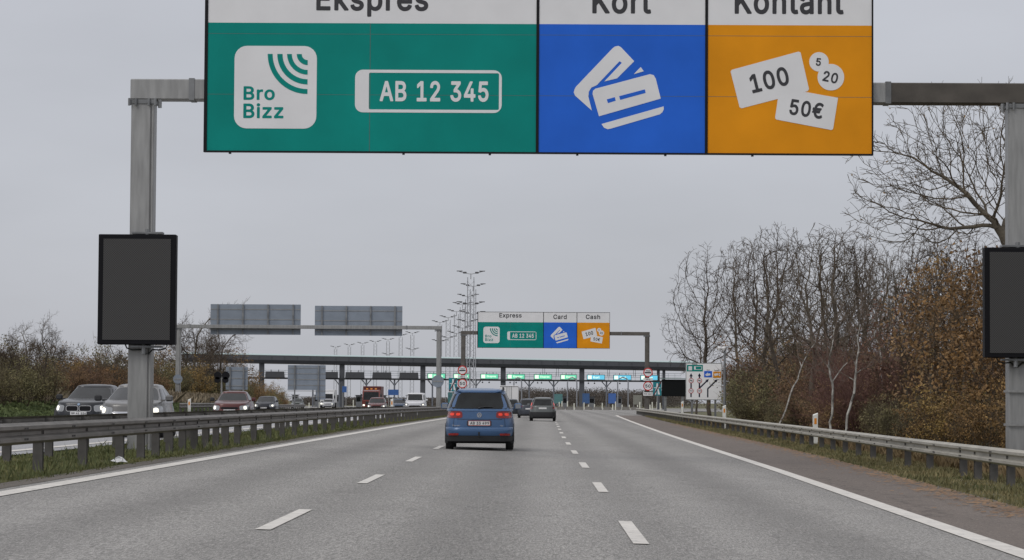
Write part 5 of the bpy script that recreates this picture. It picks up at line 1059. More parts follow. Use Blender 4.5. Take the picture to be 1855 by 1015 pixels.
# lorries
def lorry(px, Y, rz, W, H, L, body_c, cab_c, label, name='lorry', roofbar=False):
    x = at(px, 740, Y).x; r = thing(name, label, 'lorry', (x, Y, gz(x, Y)), rz); w = W / 2; cb = paint('cab_' + name + str(px), cab_c); bb = mat('box_' + name + str(px), body_c, .5, var=.08, vs=1)
    # cab towards -y
    m = MB(); pr = [(-.0, .45), (0, 1.25), (.28, H * .80), (.55, H * .86), (1.7, H * .86), (1.7, .45)]; n = len(pr)
    for s in (-1, 1):
        for y, z in pr: m.v.append((s * w * .96, y, z))
    m.f = [tuple(range(n)), tuple(range(n, 2 * n))] + [(i, (i + 1) % n, n + (i + 1) % n, n + i) for i in range(n)]; m.m = [0] * len(m.f); m.build('cab', cb, r)
    m = MB(); m.box(-w, w, 1.85, L, .85, H, bev=.04); m.build('cargo_box', bb, r)
    m = MB(); m.box(-w * .9, w * .9, 1.0, L - .2, .5, .85); m.build('chassis', M_TRIM, r)
    m = MB(); a0, a1 = 1.32, H * .77; f = lambda z: (z - 1.25) / (H * .80 - 1.25) * .28
    m.add([(-w * .86, f(a0) - .012, a0), (w * .86, f(a0) - .012, a0), (w * .80, f(a1) - .012, a1), (-w * .80, f(a1) - .012, a1)], [(0, 1, 2, 3)]); m.build('windscreen', M_GLASS, r)
    m = MB(); m.box(-w * .6, w * .6, -.02, 0, .75, 1.1); m.build('grille', M_TRIM, r)
    for s in (-1, 1):
        m = MB(); m.box(min(s * w * .68, s * w * .9), max(s * w * .68, s * w * .9), -.02, 0, .62, .8); m.build('headlight', M_LAMPON, r)
        m = MB(); m.box(min(s * w, s * (w + .18)), max(s * w, s * (w + .18)), .15, .25, 1.5, 2.0); m.build('mirror', M_TRIM, r)
        for y in (.8, L - 1.2): wheel(r, r, s * (w - .15), y, .45, s, .26)
    if roofbar:
        for x_ in (-.5, .0, .5): m = MB(); m.box(x_ - .12, x_ + .12, .6, .8, H * .86, H * .86 + .16, bev=.03); m.build('roof_lamp', mat('amber_lamp', (.8, .3, .05), .3), r)
        m = MB(); m.box(-w * .8, w * .8, .35, .4, H * .82 - .12, H * .82 + .02); m.build('stripe', M_WHITE, r)
    return r
lorry(672, 305, 0, 2.1, 2.9, 7.0, (.10, .018, .014), (.15, .026, .018), 'red lorry with orange roof lamps oncoming behind the faded red car', roofbar=True)
lorry(592, 415, 0, 2.2, 2.9, 6.5, (.6, .6, .6), (.6, .6, .6), 'small white lorry far off under the toll canopy, left of the red lorry')
# white box van ahead, seen from behind
x = at(922, 740, 330).x; r = thing('box_lorry', 'white box lorry seen from behind, beyond the black hatchback', 'lorry', (x, 330, 0))
m = MB(); m.box(-1.15, 1.15, 0, 6.5, .9, 3.25, bev=.04); m.build('cargo_box', mat('lorry_white', (.70, .70, .70), .5, var=.05, vs=1), r)
m = MB(); m.box(-.02, .02, -.01, 0, 1.0, 3.2); m.box(-1.1, 1.1, -.012, 0, 3.08, 3.16); m.box(.25, .3, -.04, 0, 1.0, 3.2); m.box(-.3, -.25, -.04, 0, 1.0, 3.2); m.build('rear_door_bars', M_STEELD, r)
m = MB(); m.box(-1.1, 1.1, .1, 6.3, .45, .9); m.box(-1.1, 1.1, -.05, .1, .45, .65); m.build('chassis', M_TRIM, r)
m = MB(); m.box(-1.05, 1.05, 6.6, 8.2, .6, 2.5, bev=.1); m.build('cab', mat('lorry_white', (.7, .7, .7)), r)
for s in (-1, 1):
    m = MB(); m.box(min(s * .8, s * 1.08), max(s * .8, s * 1.08), -.07, -.05, .5, .62); m.build('tail_light', M_TAIL, r)
    for y in (1.3, 7.2): wheel(r, r, s * 1.0, y, .42, s, .26)
# ---------------------------------------------------------------- vegetation
def np_mesh(name, verts, quads, m, tri=False):
    me = bpy.data.meshes.new(name); v = np.asarray(verts, dtype=np.float32).reshape(-1, 3); q = np.asarray(quads, dtype=np.int32); k = q.shape[1]
    me.vertices.add(len(v)); me.vertices.foreach_set('co', v.ravel()); me.loops.add(q.size); me.loops.foreach_set('vertex_index', q.ravel())
    me.polygons.add(len(q)); me.polygons.foreach_set('loop_start', np.arange(0, q.size, k, dtype=np.int32)); me.materials.append(m); me.update(calc_edges=True); return me
def segs_mesh(name, segs, m, thick=.05):
    """tapered prisms: six sides for limbs, three for twigs"""
    V = []; Q = []
    segs = segs or [((0, 0, -.2), (0, 0, .3), thick, thick)]
    for sel, n in ((lambda r_: r_ >= thick, 7), (lambda r_: r_ < thick, 3)):
        ss = [s for s in segs if sel(s[2])]
        if not ss: continue
        p0 = np.array([s[0] for s in ss]); p1 = np.array([s[1] for s in ss]); r0 = np.array([s[2] for s in ss]); r1 = np.array([s[3] for s in ss])
        d = p1 - p0; d /= np.linalg.norm(d, axis=1)[:, None] + 1e-9; up = np.where(np.abs(d[:, 2:3]) < .9, [[0, 0, 1.]], [[1., 0, 0]]); a = np.cross(d, up); a /= np.linalg.norm(a, axis=1)[:, None]; b = np.cross(d, a)
        base = sum(len(x) for x in V); N_ = len(ss); vv = np.zeros((N_, 2, n, 3))
        for k in range(n):
            o = a * math.cos(2 * math.pi * k / n) + b * math.sin(2 * math.pi * k / n); vv[:, 0, k] = p0 + o * r0[:, None]; vv[:, 1, k] = p1 + o * r1[:, None]
        V.append(vv.reshape(-1, 3)); idx = base + np.arange(N_)[:, None] * 2 * n
        for k in range(n): k2 = (k + 1) % n; Q.append(np.concatenate([idx + k, idx + k2, idx + n + k2, idx + n + k], axis=1))
    me = np_mesh(name, np.concatenate(V), np.concatenate(Q), m); me.polygons.foreach_set('use_smooth', [True] * len(me.polygons)); return me
def leaves_mesh(name, pts, size, m, seed=0, flat=.0):
    rs = np.random.RandomState(seed); P = np.asarray(pts); n = len(P); a = rs.normal(size=(n, 3)); a /= np.linalg.norm(a, axis=1)[:, None]; b = rs.normal(size=(n, 3)); b -= a * (a * b).sum(1)[:, None]; b /= np.linalg.norm(b, axis=1)[:, None]
    s = size * rs.uniform(.5, 1.3, size=(n, 1)); v = np.stack([P - a * s, P + b * s * .5, P + a * s, P - b * s * .55], axis=1); q = np.arange(n * 4).reshape(n, 4); return np_mesh(name, v.reshape(-1, 3), q, m)
def grow(rng, p, d, length, r, lev, maxlev, out, tips, cfg):
    n = 5 if lev < 2 else (4 if lev < maxlev else 3); step = length / n; kids = cfg['kids'][min(lev, len(cfg['kids']) - 1)]; r_end = r * cfg.get('taper', .45); pts = [p]; dirs = []
    for i in range(n):
        wob = cfg['wob'] * (1 if lev else cfg.get('wob0', .4)); d = (d + Vector((rng.gauss(0, wob), rng.gauss(0, wob), rng.gauss(0, wob) + cfg['up'] * (0 if lev == 0 else 1)))).normalized()
        q = p + d * step; ra, rb = r + (r_end - r) * i / n, r + (r_end - r) * (i + 1) / n; out.append((tuple(p), tuple(q), ra, rb, lev)); dirs.append((q, d.copy(), rb)); p = q
    if lev >= maxlev: tips.append(tuple(p)); tips.append(tuple(pts[0] + (p - pts[0]) * .5)); return
    st = cfg['bare'] if lev == 0 else .15
    for k in range(kids):
        f = st + (1 - st) * (k + rng.random() * .8) / kids; i = min(n - 1, int(f * n)); q, dd, rb = dirs[i]; q = q - dd * step * (1 - (f * n - i)) 
        ax = dd.orthogonal().normalized(); ax.rotate(Matrix.Rotation(rng.uniform(0, 2 * math.pi), 3, dd)); ang = R(rng.uniform(*cfg['ang'])); nd = (dd * math.cos(ang) + ax * math.sin(ang)).normalized()
        L_ = length * rng.uniform(.42, .72) * (1 - .35 * f if lev == 0 else 1 - .25 * f) * cfg.get('lenk', 1); grow(rng, q, nd, L_, max(cfg['rmin'], rb * rng.uniform(*cfg.get('rk', (.45, .68)))), lev + 1, maxlev, out, tips, cfg)
    nd = (d + Vector((rng.gauss(0, .2), rng.gauss(0, .2), .05))).normalized(); grow(rng, p, nd, length * .55, max(cfg['rmin'], r_end * .9), lev + 1, maxlev, out, tips, cfg)
M_BARK = mat('grey_brown_bark', (.065, .052, .040), .9, col2=(.13, .11, .085), vs=2, rnd=.25)
M_TWIG = mat('thin_twigs', (.058, .042, .028), .9, col2=(.112, .082, .056), vs=.5, rnd=.3)
M_BIRCH = mat('birch_bark', (.10, .09, .08), .8, col2=(.62, .60, .55), vs=4.5, det=6)
M_TWIGR = mat('reddish_twigs', (.105, .050, .045), .9, col2=(.16, .08, .066), vs=.5, rnd=.2)
M_LOCH = mat('ochre_leaves', (.095, .056, .022), .8, col2=(.37, .225, .075), vs=1.2, rnd=.25)
M_LBRN = mat('brown_leaves', (.12, .072, .040), .85, col2=(.31, .19, .095), vs=.9, rnd=.3)
M_LOLV = mat('olive_leaves', (.085, .078, .036), .8, col2=(.235, .20, .09), vs=.9, rnd=.3)
M_LRED = mat('rust_red_leaves', (.10, .050, .038), .85, col2=(.20, .10, .065), vs=.9, rnd=.2)
M_DRY = mat('dry_grass', (.15, .12, .08), .9, col2=(.27, .22, .15), vs=.8)
M_GRASS = mat('verge_grass', (.075, .095, .03), .85, col2=(.21, .20, .085), vs=.9, det=6)
TALL = dict(kids=[9, 6, 5, 4], rk=(.52, .76), wob=.20, wob0=.35, up=.06, ang=(28, 60), bare=.30, rmin=.011, taper=.45)
BROAD = dict(kids=[8, 6, 5, 4], wob=.24, wob0=.3, up=.03, ang=(32, 70), bare=.3, rmin=.0095, taper=.5)
BIRCH = dict(kids=[6, 5, 4, 3], wob=.18, wob0=.55, up=.10, ang=(22, 45), bare=.35, rmin=.007, taper=.3)
def make_tree(name, label, cat, group, seed, H, r0, cfg, maxlev=4, lean=(0, 0), bark=None, twig=None, leaf=None, nleaf=0, leafsize=.07, stems=1, loc=(0, 0, 0)):
    rng = random.Random(seed); out = []; tips = []
    for s in range(stems):
        d = Vector((lean[0] + (rng.gauss(0, .28) if stems > 1 else 0), lean[1] + (rng.gauss(0, .28) if stems > 1 else 0), 1)).normalized()
        grow(rng, Vector((rng.gauss(0, .15) if stems > 1 else 0, rng.gauss(0, .15) if stems > 1 else 0, -.2)), d, H * .62, r0 * rng.uniform(.8, 1), 0, maxlev, out, tips, cfg)
    zmax = max(s[1][2] for s in out); k = H / zmax; sc_ = lambda p: (p[0] * k, p[1] * k, p[2] * k); out = [(sc_(a), sc_(b), ra, rb, l) for a, b, ra, rb, l in out]
    r = thing(name, label, cat, loc, group=group); big = [s for s in out if s[4] <= 1]; small = [s for s in out if s[4] > 1]
    # root flare
    link(bpy.data.objects.new('trunk', segs_mesh('trunk', big, bark or M_BARK, .03)), r)
    link(bpy.data.objects.new('crown', segs_mesh('crown', small, twig or M_TWIG, .05)), r)
    if leaf:
        T_ = np.array([sc_(t) for t in tips]); rs = np.random.RandomState(seed); T_ = T_[T_[:, 2] < H * .95]; pick = T_[rs.randint(0, len(T_), nleaf)]; keep = pick + rs.normal(size=pick.shape) * .16
        link(bpy.data.objects.new('leaves', leaves_mesh('leaves', keep, leafsize, leaf, seed)), r)
    return r
PROT = bpy.data.collections.new('prototypes')
def bush(seed, H, Wd, leaf, nleaf, twig=M_TWIG, leafsize=.06, nst=26, tall=1.0):
    """returns a parented bush (stems + leaves), to be moved or copied"""
    rng = random.Random(seed); rs = np.random.RandomState(seed); out = []; tips = []
    cfg = dict(kids=[4, 3, 2], wob=.16, wob0=.8, up=.05, ang=(18, 48), bare=.2, rmin=.006, taper=.4)
    for s in range(nst):
        a = rng.uniform(0, 6.28); q = math.sqrt(rng.random()) * Wd * .55; lean = Vector((math.cos(a) * .35, math.sin(a) * .35, 1)).normalized()
        grow(rng, Vector((math.cos(a) * q, math.sin(a) * q, -.1)), lean, H * rng.uniform(.35, .66), rng.uniform(.02, .045), 0, 3, out, tips, cfg)
    zmax = max(s[1][2] for s in out); k = H / zmax; T_ = np.array(tips) * [1, 1, k]; out = [((a[0], a[1], a[2] * k), (b[0], b[1], b[2] * k), ra, rb) for a, b, ra, rb, l in out]
    st = segs_mesh('stems', out, twig, .06)
    cl_ = T_[rs.randint(0, len(T_), max(1, nleaf // 26))]; pts = (cl_[:, None, :] + rs.normal(size=(len(cl_), 26, 3)) * [.17, .17, .12]).reshape(-1, 3)
    low = rs.uniform(size=(nleaf // 9, 3)) * [2 * Wd, 2 * Wd, H * .55] - [Wd, Wd, 0]; low = low[(low[:, 0] ** 2 + low[:, 1] ** 2) < Wd * Wd]; pts = np.concatenate([pts, low]); pts = pts[pts[:, 2] > .02]
    lf = leaves_mesh('leaves', pts, leafsize, leaf, seed); return st, lf
KINDS = {}
def bush_kind(k, *a, **kw): KINDS[k] = bush(*a, **kw)
bush_kind('brown', 11, 3.6, 1.7, M_LBRN, 8200, leafsize=.05)
bush_kind('olive', 12, 3.2, 1.7, M_LOLV, 7600, leafsize=.048)
bush_kind('ochre', 13, 4.2, 1.8, M_LOCH, 5200, leafsize=.066)
bush_kind('red', 14, 4.6, 1.9, M_LRED, 1500, twig=M_TWIGR, leafsize=.05, nst=60)
bush_kind('twiggy', 15, 4.4, 1.7, M_LBRN, 900, nst=44)
bush_kind('twiggy2', 16, 3.4, 1.8, M_LOLV, 3000, nst=38)
BL = {'brown': 'brown-leaved', 'olive': 'olive-green', 'ochre': 'ochre-leaved', 'red': 'reddish-brown', 'twiggy': 'bare twiggy', 'twiggy2': 'thin twiggy olive'}
def put_bush(kind, x, y, s, where, sz=1.0, zo=0.0):
    r = thing('bush', f'{BL[kind]} autumn bush {where}', 'bush', (x, y, gz(x, y) - .05 + zo), random.Random(int(x * 91 + y * 17)).uniform(0, 6.28), group=f'{BL[kind]} bushes {where}'); r.scale = (s, s, s * sz)
    st, lf = KINDS[kind]; link(bpy.data.objects.new('stems', st), r); link(bpy.data.objects.new('leaves', lf), r); return r
rng = random.Random(77)
# right wood: undergrowth rows
rows = [(13.2, 62, 176, 4.6, .62, 'in the front row of the wood right of the road'), (15.8, 72, 188, 4.6, .92, 'in the second row of the wood right of the road'), (18.8, 88, 205, 4.4, 1.2, 'deep in the wood right of the road'), (22.8, 105, 225, 4.6, 1.35, 'at the back of the wood right of the road')]
for X, ya, yb, st, s, wh in rows:
    y = ya
    while y < yb:
        x = X + rng.uniform(-.7, .7) - (1.0 if y > 150 else 0); px = 975 + x / y * F
        kd = rng.choice(['brown', 'ochre', 'ochre', 'olive', 'twiggy2'] if px > 1660 and X < 15 else ['twiggy', 'olive', 'twiggy2', 'brown'] if px > 1560 else (['red', 'red', 'twiggy', 'brown'] if 1500 < px < 1660 else (['twiggy', 'brown', 'twiggy2', 'olive', 'brown', 'olive'] if X < 17 else ['brown', 'olive', 'twiggy2', 'brown'])))
        if not (px < 1352 and y < 200): put_bush(kd, x, y, s * rng.uniform(.8, 1.15) * (1.3 if px < 1500 else 1), wh, zo=.1)
        y += st * rng.uniform(.75, 1.1)
# left embankment: hedge along the oncoming road
HL = [(0, 120), (60, 130), (110, 145), (150, 160), (200, 185), (250, 215), (322, 268), (360, 290), (400, 315), (440, 335), (470, 350), (520, 380)]
def hedge_h(px): return lerp_pts([(0, 588), (100, 590), (150, 606), (250, 618), (330, 610), (380, 622), (430, 655), (480, 680), (520, 700)], px)
for row, (dx, wh, hk) in enumerate(((0, 'in the front of the hedge left of the oncoming road', .72), (3.2, 'in the middle of the hedge left of the oncoming road', .95), (6.8, 'at the back of the hedge left of the oncoming road', 1.1))):
    px = -60.0
    while px < 522:
        Y = lerp_pts([(a, b) for a, b in HL], px) + dx * .8; x = at(px, 720, Y).x - dx * (1 if px < 400 else .3); top = (at(px, hedge_h(px), Y).z - gz(x, Y)) * hk; kd = rng.choice(['brown', 'olive', 'brown', 'brown', 'olive', 'ochre', 'ochre', 'twiggy2', 'olive'])
        Hk = {'brown': 3.6, 'olive': 3.2, 'ochre': 4.2, 'red': 4.6, 'twiggy': 4.4, 'twiggy2': 3.4}[kd]; s = max(.5, top / Hk) * rng.uniform(.85, 1.12)
        put_bush(kd, x, Y, min(s, 2.3), wh); px += 1.55 * min(s, 1.9) * F / Y * rng.uniform(.8, 1.1)
# tall trees of the right wood
from mathutils.kdtree import KDTree
def colonise(seed, crowns, n_pts, trunk, step=.32, kill=.55, tip=.0125, power=2.05, droop=0.0):
    """branching grown towards points scattered through the crown volume; returns segments"""
    rs = np.random.RandomState(seed); pts = []
    tot = sum(c[1][0] * c[1][1] * c[1][2] for c in crowns)
    for c, r_ in crowns:
        n = int(n_pts * r_[0] * r_[1] * r_[2] / tot); u = rs.normal(size=(n, 3)); u /= np.linalg.norm(u, axis=1)[:, None]; u *= (rs.uniform(size=(n, 1)) ** .45); pts.append(u * r_ + c)
    A = [Vector(p) for p in np.concatenate(pts)]; nodes = [Vector(p) for p in trunk]; par = [i - 1 for i in range(len(nodes))]
    for it in range(70):
        kd = KDTree(len(nodes))
        for i, p in enumerate(nodes): kd.insert(p, i)
        kd.balance(); pull = {}; keep = []
        for a in A:
            co, i, d = kd.find(a)
            if d < kill * (1 + max(0, it - 24) * .10): continue
            keep.append(a); pull.setdefault(i, Vector()); pull[i] += (a - co).normalized()
        A = keep
        if not A: break
        for i, v in pull.items():
            v = v.normalized() + Vector(rs.normal(size=3)) * .20; prev = (nodes[i] - nodes[par[i]]).normalized() if par[i] >= 0 else Vector((0, 0, 1))
            v = (v.normalized() + prev * .75 + Vector((0, 0, -droop))).normalized(); nodes.append(nodes[i] + v * step); par.append(i)
    n = len(nodes); w = [0.0] * n; kids = [0] * n
    for i in range(n - 1, 0, -1):
        if kids[i] == 0: w[i] = tip ** power
        w[par[i]] += w[i]; kids[par[i]] += 1
    w[0] = max(w[0], w[1]); rad = [x ** (1 / power) for x in w]; segs = []
    for i in range(1, n): segs.append((tuple(nodes[par[i]]), tuple(nodes[i]), min(rad[par[i]], rad[i] * 1.25), rad[i]))
    tips = []
    for i in range(len(trunk), n):
        if rad[i] < .034:
            d0 = (nodes[i] - nodes[par[i]]).normalized()
            for k in range(3 if kids[i] == 0 else 1):
                d = (d0 + Vector(rs.normal(size=3)) * .6 + Vector((0, 0, .18))).normalized(); L_ = rs.uniform(.28, .62); m_ = nodes[i] + d * L_ * .5; d2 = (d + Vector(rs.normal(size=3)) * .35).normalized(); e_ = m_ + d2 * L_ * .5
                segs.append((tuple(nodes[i]), tuple(m_), tip * .85, tip * .75)); segs.append((tuple(m_), tuple(e_), tip * .75, tip * .55)); tips.append(tuple(e_))
                d3 = (d + Vector(rs.normal(size=3)) * .7).normalized(); segs.append((tuple(m_), tuple(m_ + d3 * L_ * .45), tip * .7, tip * .5))
    return segs, tips
def tree_from(name, label, segs, tips, loc, leaf=None, nleaf=0, lsize=.05, group=None, seed=0, bark=None, twig=None, thr=.045):
    r = thing(name, label, 'tree', loc, group=group)
    link(bpy.data.objects.new('trunk', segs_mesh('trunk', [s for s in segs if s[2] >= thr], bark or M_BARK, thr)), r); link(bpy.data.objects.new('crown', segs_mesh('crown', [s for s in segs if s[2] < thr], twig or M_TWIG, .045)), r)
    if leaf:
        rs = np.random.RandomState(seed); T_ = np.array(tips); link(bpy.data.objects.new('leaves', leaves_mesh('leaves', T_[rs.randint(0, len(T_), nleaf)] + rs.normal(size=(nleaf, 3)) * .12, lsize, leaf, seed)), r)
    return r
def trunk_pts(h, lean=(0, 0), n=8, seed=0):
    rg = random.Random(seed); return [Vector((lean[0] * (i / n) + rg.gauss(0, .04), lean[1] * (i / n) + rg.gauss(0, .04), -.3 + (h + .3) * i / n)) for i in range(n + 1)]
tall = []
for i, (rx, rz, cz, ht, ln) in enumerate(((2.3, 4.2, 7.7, 3.6, .2), (2.7, 4.4, 7.6, 3.4, -.3), (2.1, 4.0, 7.9, 4.2, .1), (2.9, 4.0, 7.9, 3.8, -.2), (1.9, 4.4, 7.6, 3.2, .3))):
    sg, tp = colonise(601 + i, [((ln, 0, cz), (rx, rx, rz)), ((ln + (-.8 if i % 2 else .8), .3, cz - 2.2), (rx * .8, rx * .8, 2.2))], 1700, trunk_pts(ht, (ln, 0), seed=i), step=.40, kill=.56, tip=.012, power=2.05); tall.append(tree_from('bare_tree', '', sg, tp, (0, 0, 0)))
spots = [(1286, 232, 456, 3), (1262, 250, 560, 1), (1338, 214, 440, 2), (1366, 196, 440, 0), (1386, 178, 430, 0), (1416, 146, 418, 1), (1500, 158, 424, 3), (1540, 160, 432, 4), (1670, 140, 440, 0), (1474, 138, 438, 0), (1512, 150, 416, 1), (1562, 152, 440, 0), (1600, 138, 470, 1), (1688, 142, 456, 1), (1725, 128, 455, 2), (1765, 124, 415, 0), (1812, 118, 445, 1), (1850, 112, 430, 2), (1545, 186, 452, 1), (1706, 150, 420, 0), (1610, 180, 462, 1)]
spots.sort()
GRP = 'tall bare trees of the wood right of the road'
used = set(); NUM = ['first', 'second', 'third', 'fourth', 'fifth', 'sixth', 'seventh', 'eighth', 'ninth', 'tenth', 'eleventh', 'twelfth', 'thirteenth', 'fourteenth', 'fifteenth', 'sixteenth', 'seventeenth', 'eighteenth', 'nineteenth', 'twentieth', 'twenty-first', 'twenty-second', 'twenty-third', 'twenty-fourth', 'twenty-fifth']
for i, (px, Y, pt_, k_) in enumerate(spots):
    k_ = i % 5; p = at(px, pt_ - 12, Y); zg = gz(p.x, Y); s = (p.z - zg) / 12.0; lab = ('leftmost tall bare tree at the edge of the right-hand wood' if i == 0 else f'{NUM[i]} tall bare tree from the left in the wood right of the road')
    if k_ not in used: o = tall[k_]; used.add(k_)
    else: o = copy_tree(tall[k_])
    o.location = (p.x, Y, zg); o.rotation_euler = (0, 0, rng.uniform(0, 6.28)); w_ = rng.uniform(.9, 1.45); o.scale = (s * w_, s * w_, s); o['label'] = lab
    if i: o['group'] = GRP
# large oak at the right edge
OY = 92.0; ob_ = at(1872, 780, OY); og = Vector((ob_.x, OY, gz(ob_.x, OY))); rel = lambda px, py, dy=0: tuple(at(px, py, OY) - og + Vector((0, dy, 0)))
fk = Vector(rel(1846, 505)); sg, tp = colonise(77, [(rel(1690, 345), (2.9, 2.6, 2.3)), (rel(1780, 255), (3.0, 2.6, 2.1)), (rel(1600, 375, .5), (1.3, 1.8, 1.5)), (rel(1930, 290), (2.8, 2.8, 2.9)), (rel(1660, 265), (1.9, 2.0, 1.7)), (rel(1590, 300), (1.1, 1.5, 1.2))], 4600, [Vector((0, 0, -.3)), Vector((.03, 0, 1.5)), Vector((-.05, 0, 3.0)), fk], step=.28, kill=.42, tip=.0105, power=2.0)
tree_from('spreading_tree', 'largest bare spreading tree, its limbs reaching over the right gantry beam', sg, tp, tuple(og), M_LOCH, 240, .05, seed=5)
p = at(2060, 780, 80); make_tree('spreading_tree', 'bare tree just beyond the right edge of the picture, branch tips showing above the beam', 'tree', None, 244, 12.6, .3, dict(BROAD, kids=[8, 5, 4, 4], bare=.5), 4, lean=(-.03, 0), twig=M_TWIG, loc=(p.x, 80, gz(p.x, 80)))
# birches
for i, (px, Y, pt_, ln, rx, lab) in enumerate(((1496, 104, 520, .35, 1.15, 'white-barked birch just right of the delineator post'), (1522, 103, 510, .55, 1.2, 'white-barked birch, second from the delineator post'), (1398, 122, 560, 1.3, 1.0, 'thin leaning birch left of the reddish bushes'), (1608, 110, 500, -.3, 1.1, 'slender birch among the reddish bushes'))):
    p = at(px, 780, Y); zg = gz(p.x, Y); H = at(px, pt_, Y).z - zg; sg, tp = colonise(701 + i, [((ln * 1.4, 0, H * .70), (rx, rx, H * .30)), ((ln * .9 - .5, 0, H * .5), (rx * .7, rx * .7, H * .15))], 320, trunk_pts(H * (.34 if i < 2 else .5), (ln, 0), 9, seed=i + 3), step=.26, kill=.5, tip=.0095 if i < 2 else .008, power=1.85)
    tree_from('birch_tree', lab, sg, tp, (p.x, Y, zg), group='birches in the right-hand wood', bark=M_BIRCH, twig=mat('pale_birch_twigs', (.15, .115, .09), .8), thr=.019)
# autumn-leaved young trees at the right edge
for i, (px, Y, pt_, lf, n_, rx, lab) in enumerate(((1742, 84, 462, M_LOCH, 2600, 1.6, 'young tree with thin ochre leaves left of the right display'), (1688, 94, 490, M_LBRN, 2600, 1.6, 'young brown-leaved tree left of the ochre one'), (1796, 78, 585, M_LOCH, 2600, 1.2, 'low ochre-leaved tree at the foot of the right gantry post'), (1645, 104, 520, M_LRED, 1500, 1.6, 'young tree with rust-red twigs behind the birches'), (1785, 96, 480, M_LBRN, 2600, 1.9, 'brown-leaved tree behind the right gantry post'), (1722, 104, 470, M_LOCH, 1800, 2.0, 'taller thin-leaved tree behind the young ochre tree'))):
    p = at(px, 780, Y); zg = gz(p.x, Y); H = at(px, pt_, Y).z - zg; sg, tp = colonise(731 + i, [((0, 0, H * .58), (rx, rx, H * .42))], 750, trunk_pts(H * .30, (0, 0), 5, seed=i + 9), step=.26, kill=.42, tip=.008, power=1.95)
    rs = np.random.RandomState(i); T_ = np.array(tp); c_ = T_[rs.randint(0, len(T_), n_ // 9)]; T2 = (c_[:, None, :] + rs.normal(size=(len(c_), 9, 3)) * [.16, .16, .10]).reshape(-1, 3)
    tree_from('young_tree', lab, sg, [tuple(q) for q in T2], (p.x, Y, zg), leaf=lf, nleaf=n_, lsize=.07, seed=i)
for px, Y, s in ((1556, 112, .9), (1592, 106, 1.08), (1634, 114, 1.02), (1575, 124, 1.15)): put_bush('red', at(px, 700, Y).x, Y, s, 'standing tall behind the two birches')
# left bare trees
lt = None
for i, (px, Y, pt_, sd) in enumerate(((345, 292, 536, 0), (378, 300, 552, 1), (395, 310, 575, 0), (75, 138, 560, 1), (42, 132, 575, 0), (108, 150, 578, 1), (330, 285, 560, 1), (10, 128, 585, 1), (205, 190, 603, 0), (255, 215, 612, 1))):
    p = at(px, pt_, Y); zg = gz(p.x, Y); Hh = p.z - zg
    if i < 2: o = make_tree('bare_tree', '', 'tree', None, 500 + i, 8.0, .13, dict(BROAD, kids=[9, 6, 5, 4], bare=.10, up=.06), 4); lt = (lt or []) + [o]
    else: o = copy_tree(lt[sd])
    o.location = (p.x, Y, zg); s = Hh / 8.0; o.scale = (s, s, s); o.rotation_euler = (0, 0, rng.uniform(0, 6.28))
    o['label'] = ('tallest bare tree left of the oncoming road, behind the far gantry post' if i == 0 else f'{NUM[[0, 0, 8, 2, 1, 3, 6, 0, 4, 5][i]]} bare tree from the left, rising out of the hedge by the oncoming road')
    if i: o['group'] = 'bare trees rising out of the left hedge'
# far trees behind the plaza: rows of twiggy crowns, one soft mass
def farwood():
    rs = np.random.RandomState(9); P = []
    for i in range(620):
        px = rs.uniform(560, 1260); Y = rs.uniform(640, 760); x = (px - 975) / F * Y; top = (727 - lerp_pts([(560, 722), (800, 722), (900, 716), (935, 703), (1010, 706), (1080, 702), (1150, 709), (1200, 704), (1260, 690)], px)) * Y / F + H0
        if top < .6: continue
        top *= rs.uniform(.75, 1.12); n = 300; c = rs.normal(size=(n, 3)) * [2.0, 2.0, top * .26] + [x, Y, top * .52]; P.append(c[(c[:, 2] > 0) & (c[:, 2] < top)])
    P = np.concatenate(P); o = bpy.data.objects.new('distant_wood', leaves_mesh('distant_wood', P, .17, mat('far_wood_foliage', (.06, .052, .045), .9, col2=(.12, .10, .085), vs=.15), 3)); link(o); tag(o, 'dark brown line of distant woodland behind the toll plaza', 'woodland', kind='stuff')
farwood()
# ---------------------------------------------------------------- grass
def blades(name, label, n, xf, y0, y1, hmin, hmax, m, seed, wd=.02, clump=0.0, dens=None, zoff=-.03):
    rs = np.random.RandomState(seed); y = y0 + (y1 - y0) * rs.uniform(size=n) ** 1.25; x = np.zeros(n); u = rs.uniform(size=n)
    for i in range(n): a, b = xf(y[i]); x[i] = a + (b - a) * u[i]
    cl2 = np.sin(x * 2.1 + np.sin(y * .9) * 2) * np.sin(y * 1.3 + x) * .5 + .5; h = (hmin + (hmax - hmin) * rs.uniform(size=n) ** 1.6) * (1 - clump + clump * 1.6 * cl2)
    z = np.array([gz(float(a), float(b)) for a, b in zip(x, y)]) + zoff; a = rs.uniform(0, 6.28, n); wv = wd * rs.uniform(.6, 1.5, n) * (1 + y / 45); dx, dy = np.cos(a) * wv, np.sin(a) * wv; lx, ly = rs.normal(size=n) * .35 * h, rs.normal(size=n) * .35 * h
    v = np.stack([np.stack([x - dx, y - dy, z], 1), np.stack([x + dx, y + dy, z], 1), np.stack([x + dx * .8 + lx * .5, y + dy * .8 + ly * .5, z + h * .6], 1), np.stack([x + lx, y + ly, z + h], 1)], axis=1)
    o = bpy.data.objects.new(name, np_mesh(name, v.reshape(-1, 3), np.arange(n * 4).reshape(n, 4), m)); link(o); tag(o, label, 'grass', kind='stuff'); return o
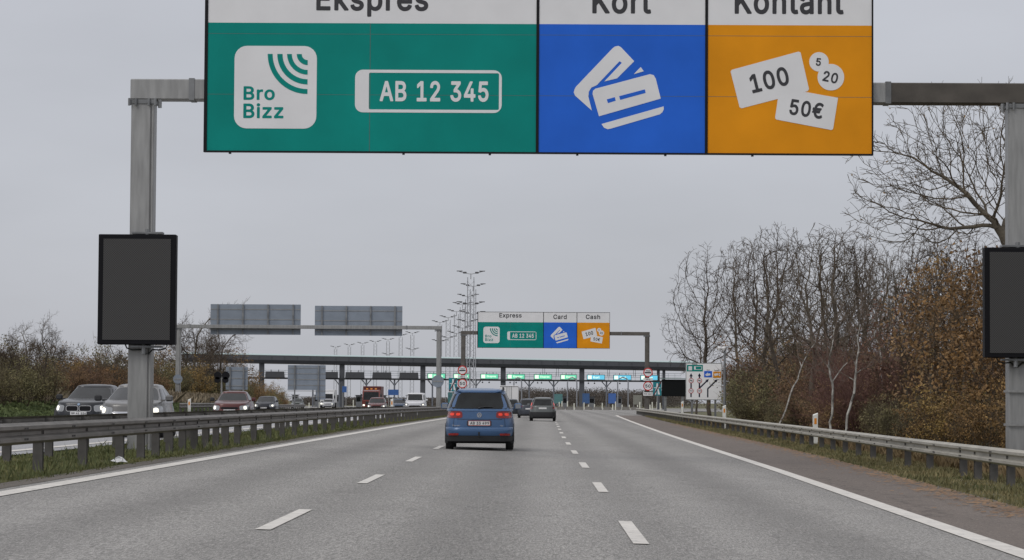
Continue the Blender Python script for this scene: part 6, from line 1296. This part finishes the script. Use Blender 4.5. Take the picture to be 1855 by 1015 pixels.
blades('median_grass', 'mixed green and dry grass growing under the median guardrails', 130000, lambda y: (-9.85, -6.98), 28, 250, .02, .085, M_GRASS, 1, .0055, .6)
blades('median_weeds', 'taller weeds in the median grass', 7000, lambda y: (-9.5, -7.2), 28, 120, .05, .20, mat('weed_green', (.07, .09, .035), .8, col2=(.15, .165, .06), vs=2), 2, .006, .98)
blades('verge_grass', 'rough green and straw-coloured grass under the right guardrail', 100000, lambda y: (lerp_pts(A_RIGHT, y) + .15, 11.6), 36, 250, .02, .12, mat('right_verge_grass', (.075, .085, .03), .9, col2=(.27, .22, .11), vs=.7, det=6), 3, .007, .6)
blades('dry_verge_grass', 'tall dry straw grass behind the right guardrail', 42000, lambda y: (lerp_pts(RR, y) + .7, 13.2), 44, 200, .08, .38, mat('straw_grass', (.10, .065, .03), .9, col2=(.22, .16, .08), vs=.7), 4, .02, .5)
blades('green_strip_grass', 'green grass strip between the oncoming road and the hedge', 60000, lambda y: (lerp_pts(O_LEFT, y) - 5.2, lerp_pts(O_LEFT, y) - .05), 85, 330, .05, .2, mat('strip_green_grass', (.06, .088, .03), .85, col2=(.125, .155, .055), vs=.5), 5, .03, .4)
blades('tall_dry_grass', 'tall pale dry grass at the foot of the left hedge', 32000, lambda y: (lerp_pts(O_LEFT, y) - 7.0, lerp_pts(O_LEFT, y) - 4.6), 95, 330, .2, .85, M_DRY, 6, .028, .35)
# fallen leaves and grit on the right shoulder edge
rs = np.random.RandomState(8); n = 2600; yy = 34 + 140 * rs.uniform(size=n) ** 1.5; xx = np.array([lerp_pts(A_RIGHT, v) for v in yy]) - np.abs(rs.normal(size=n)) * .35 + .15; P = np.stack([xx, yy, [gz(a, b) + .012 for a, b in zip(xx, yy)]], 1)
v = np.stack([P + [a, b, c] for a, b, c in ((-.035, -.03, 0), (.03, -.035, .006), (.035, .03, .012), (-.03, .035, .004))], axis=1) ; o = bpy.data.objects.new('fallen_leaves', np_mesh('fallen_leaves', v.reshape(-1, 3), np.arange(n * 4).reshape(n, 4), M_LBRN)); link(o); tag(o, 'scattered fallen leaves along the shoulder edge', 'leaves', kind='stuff')
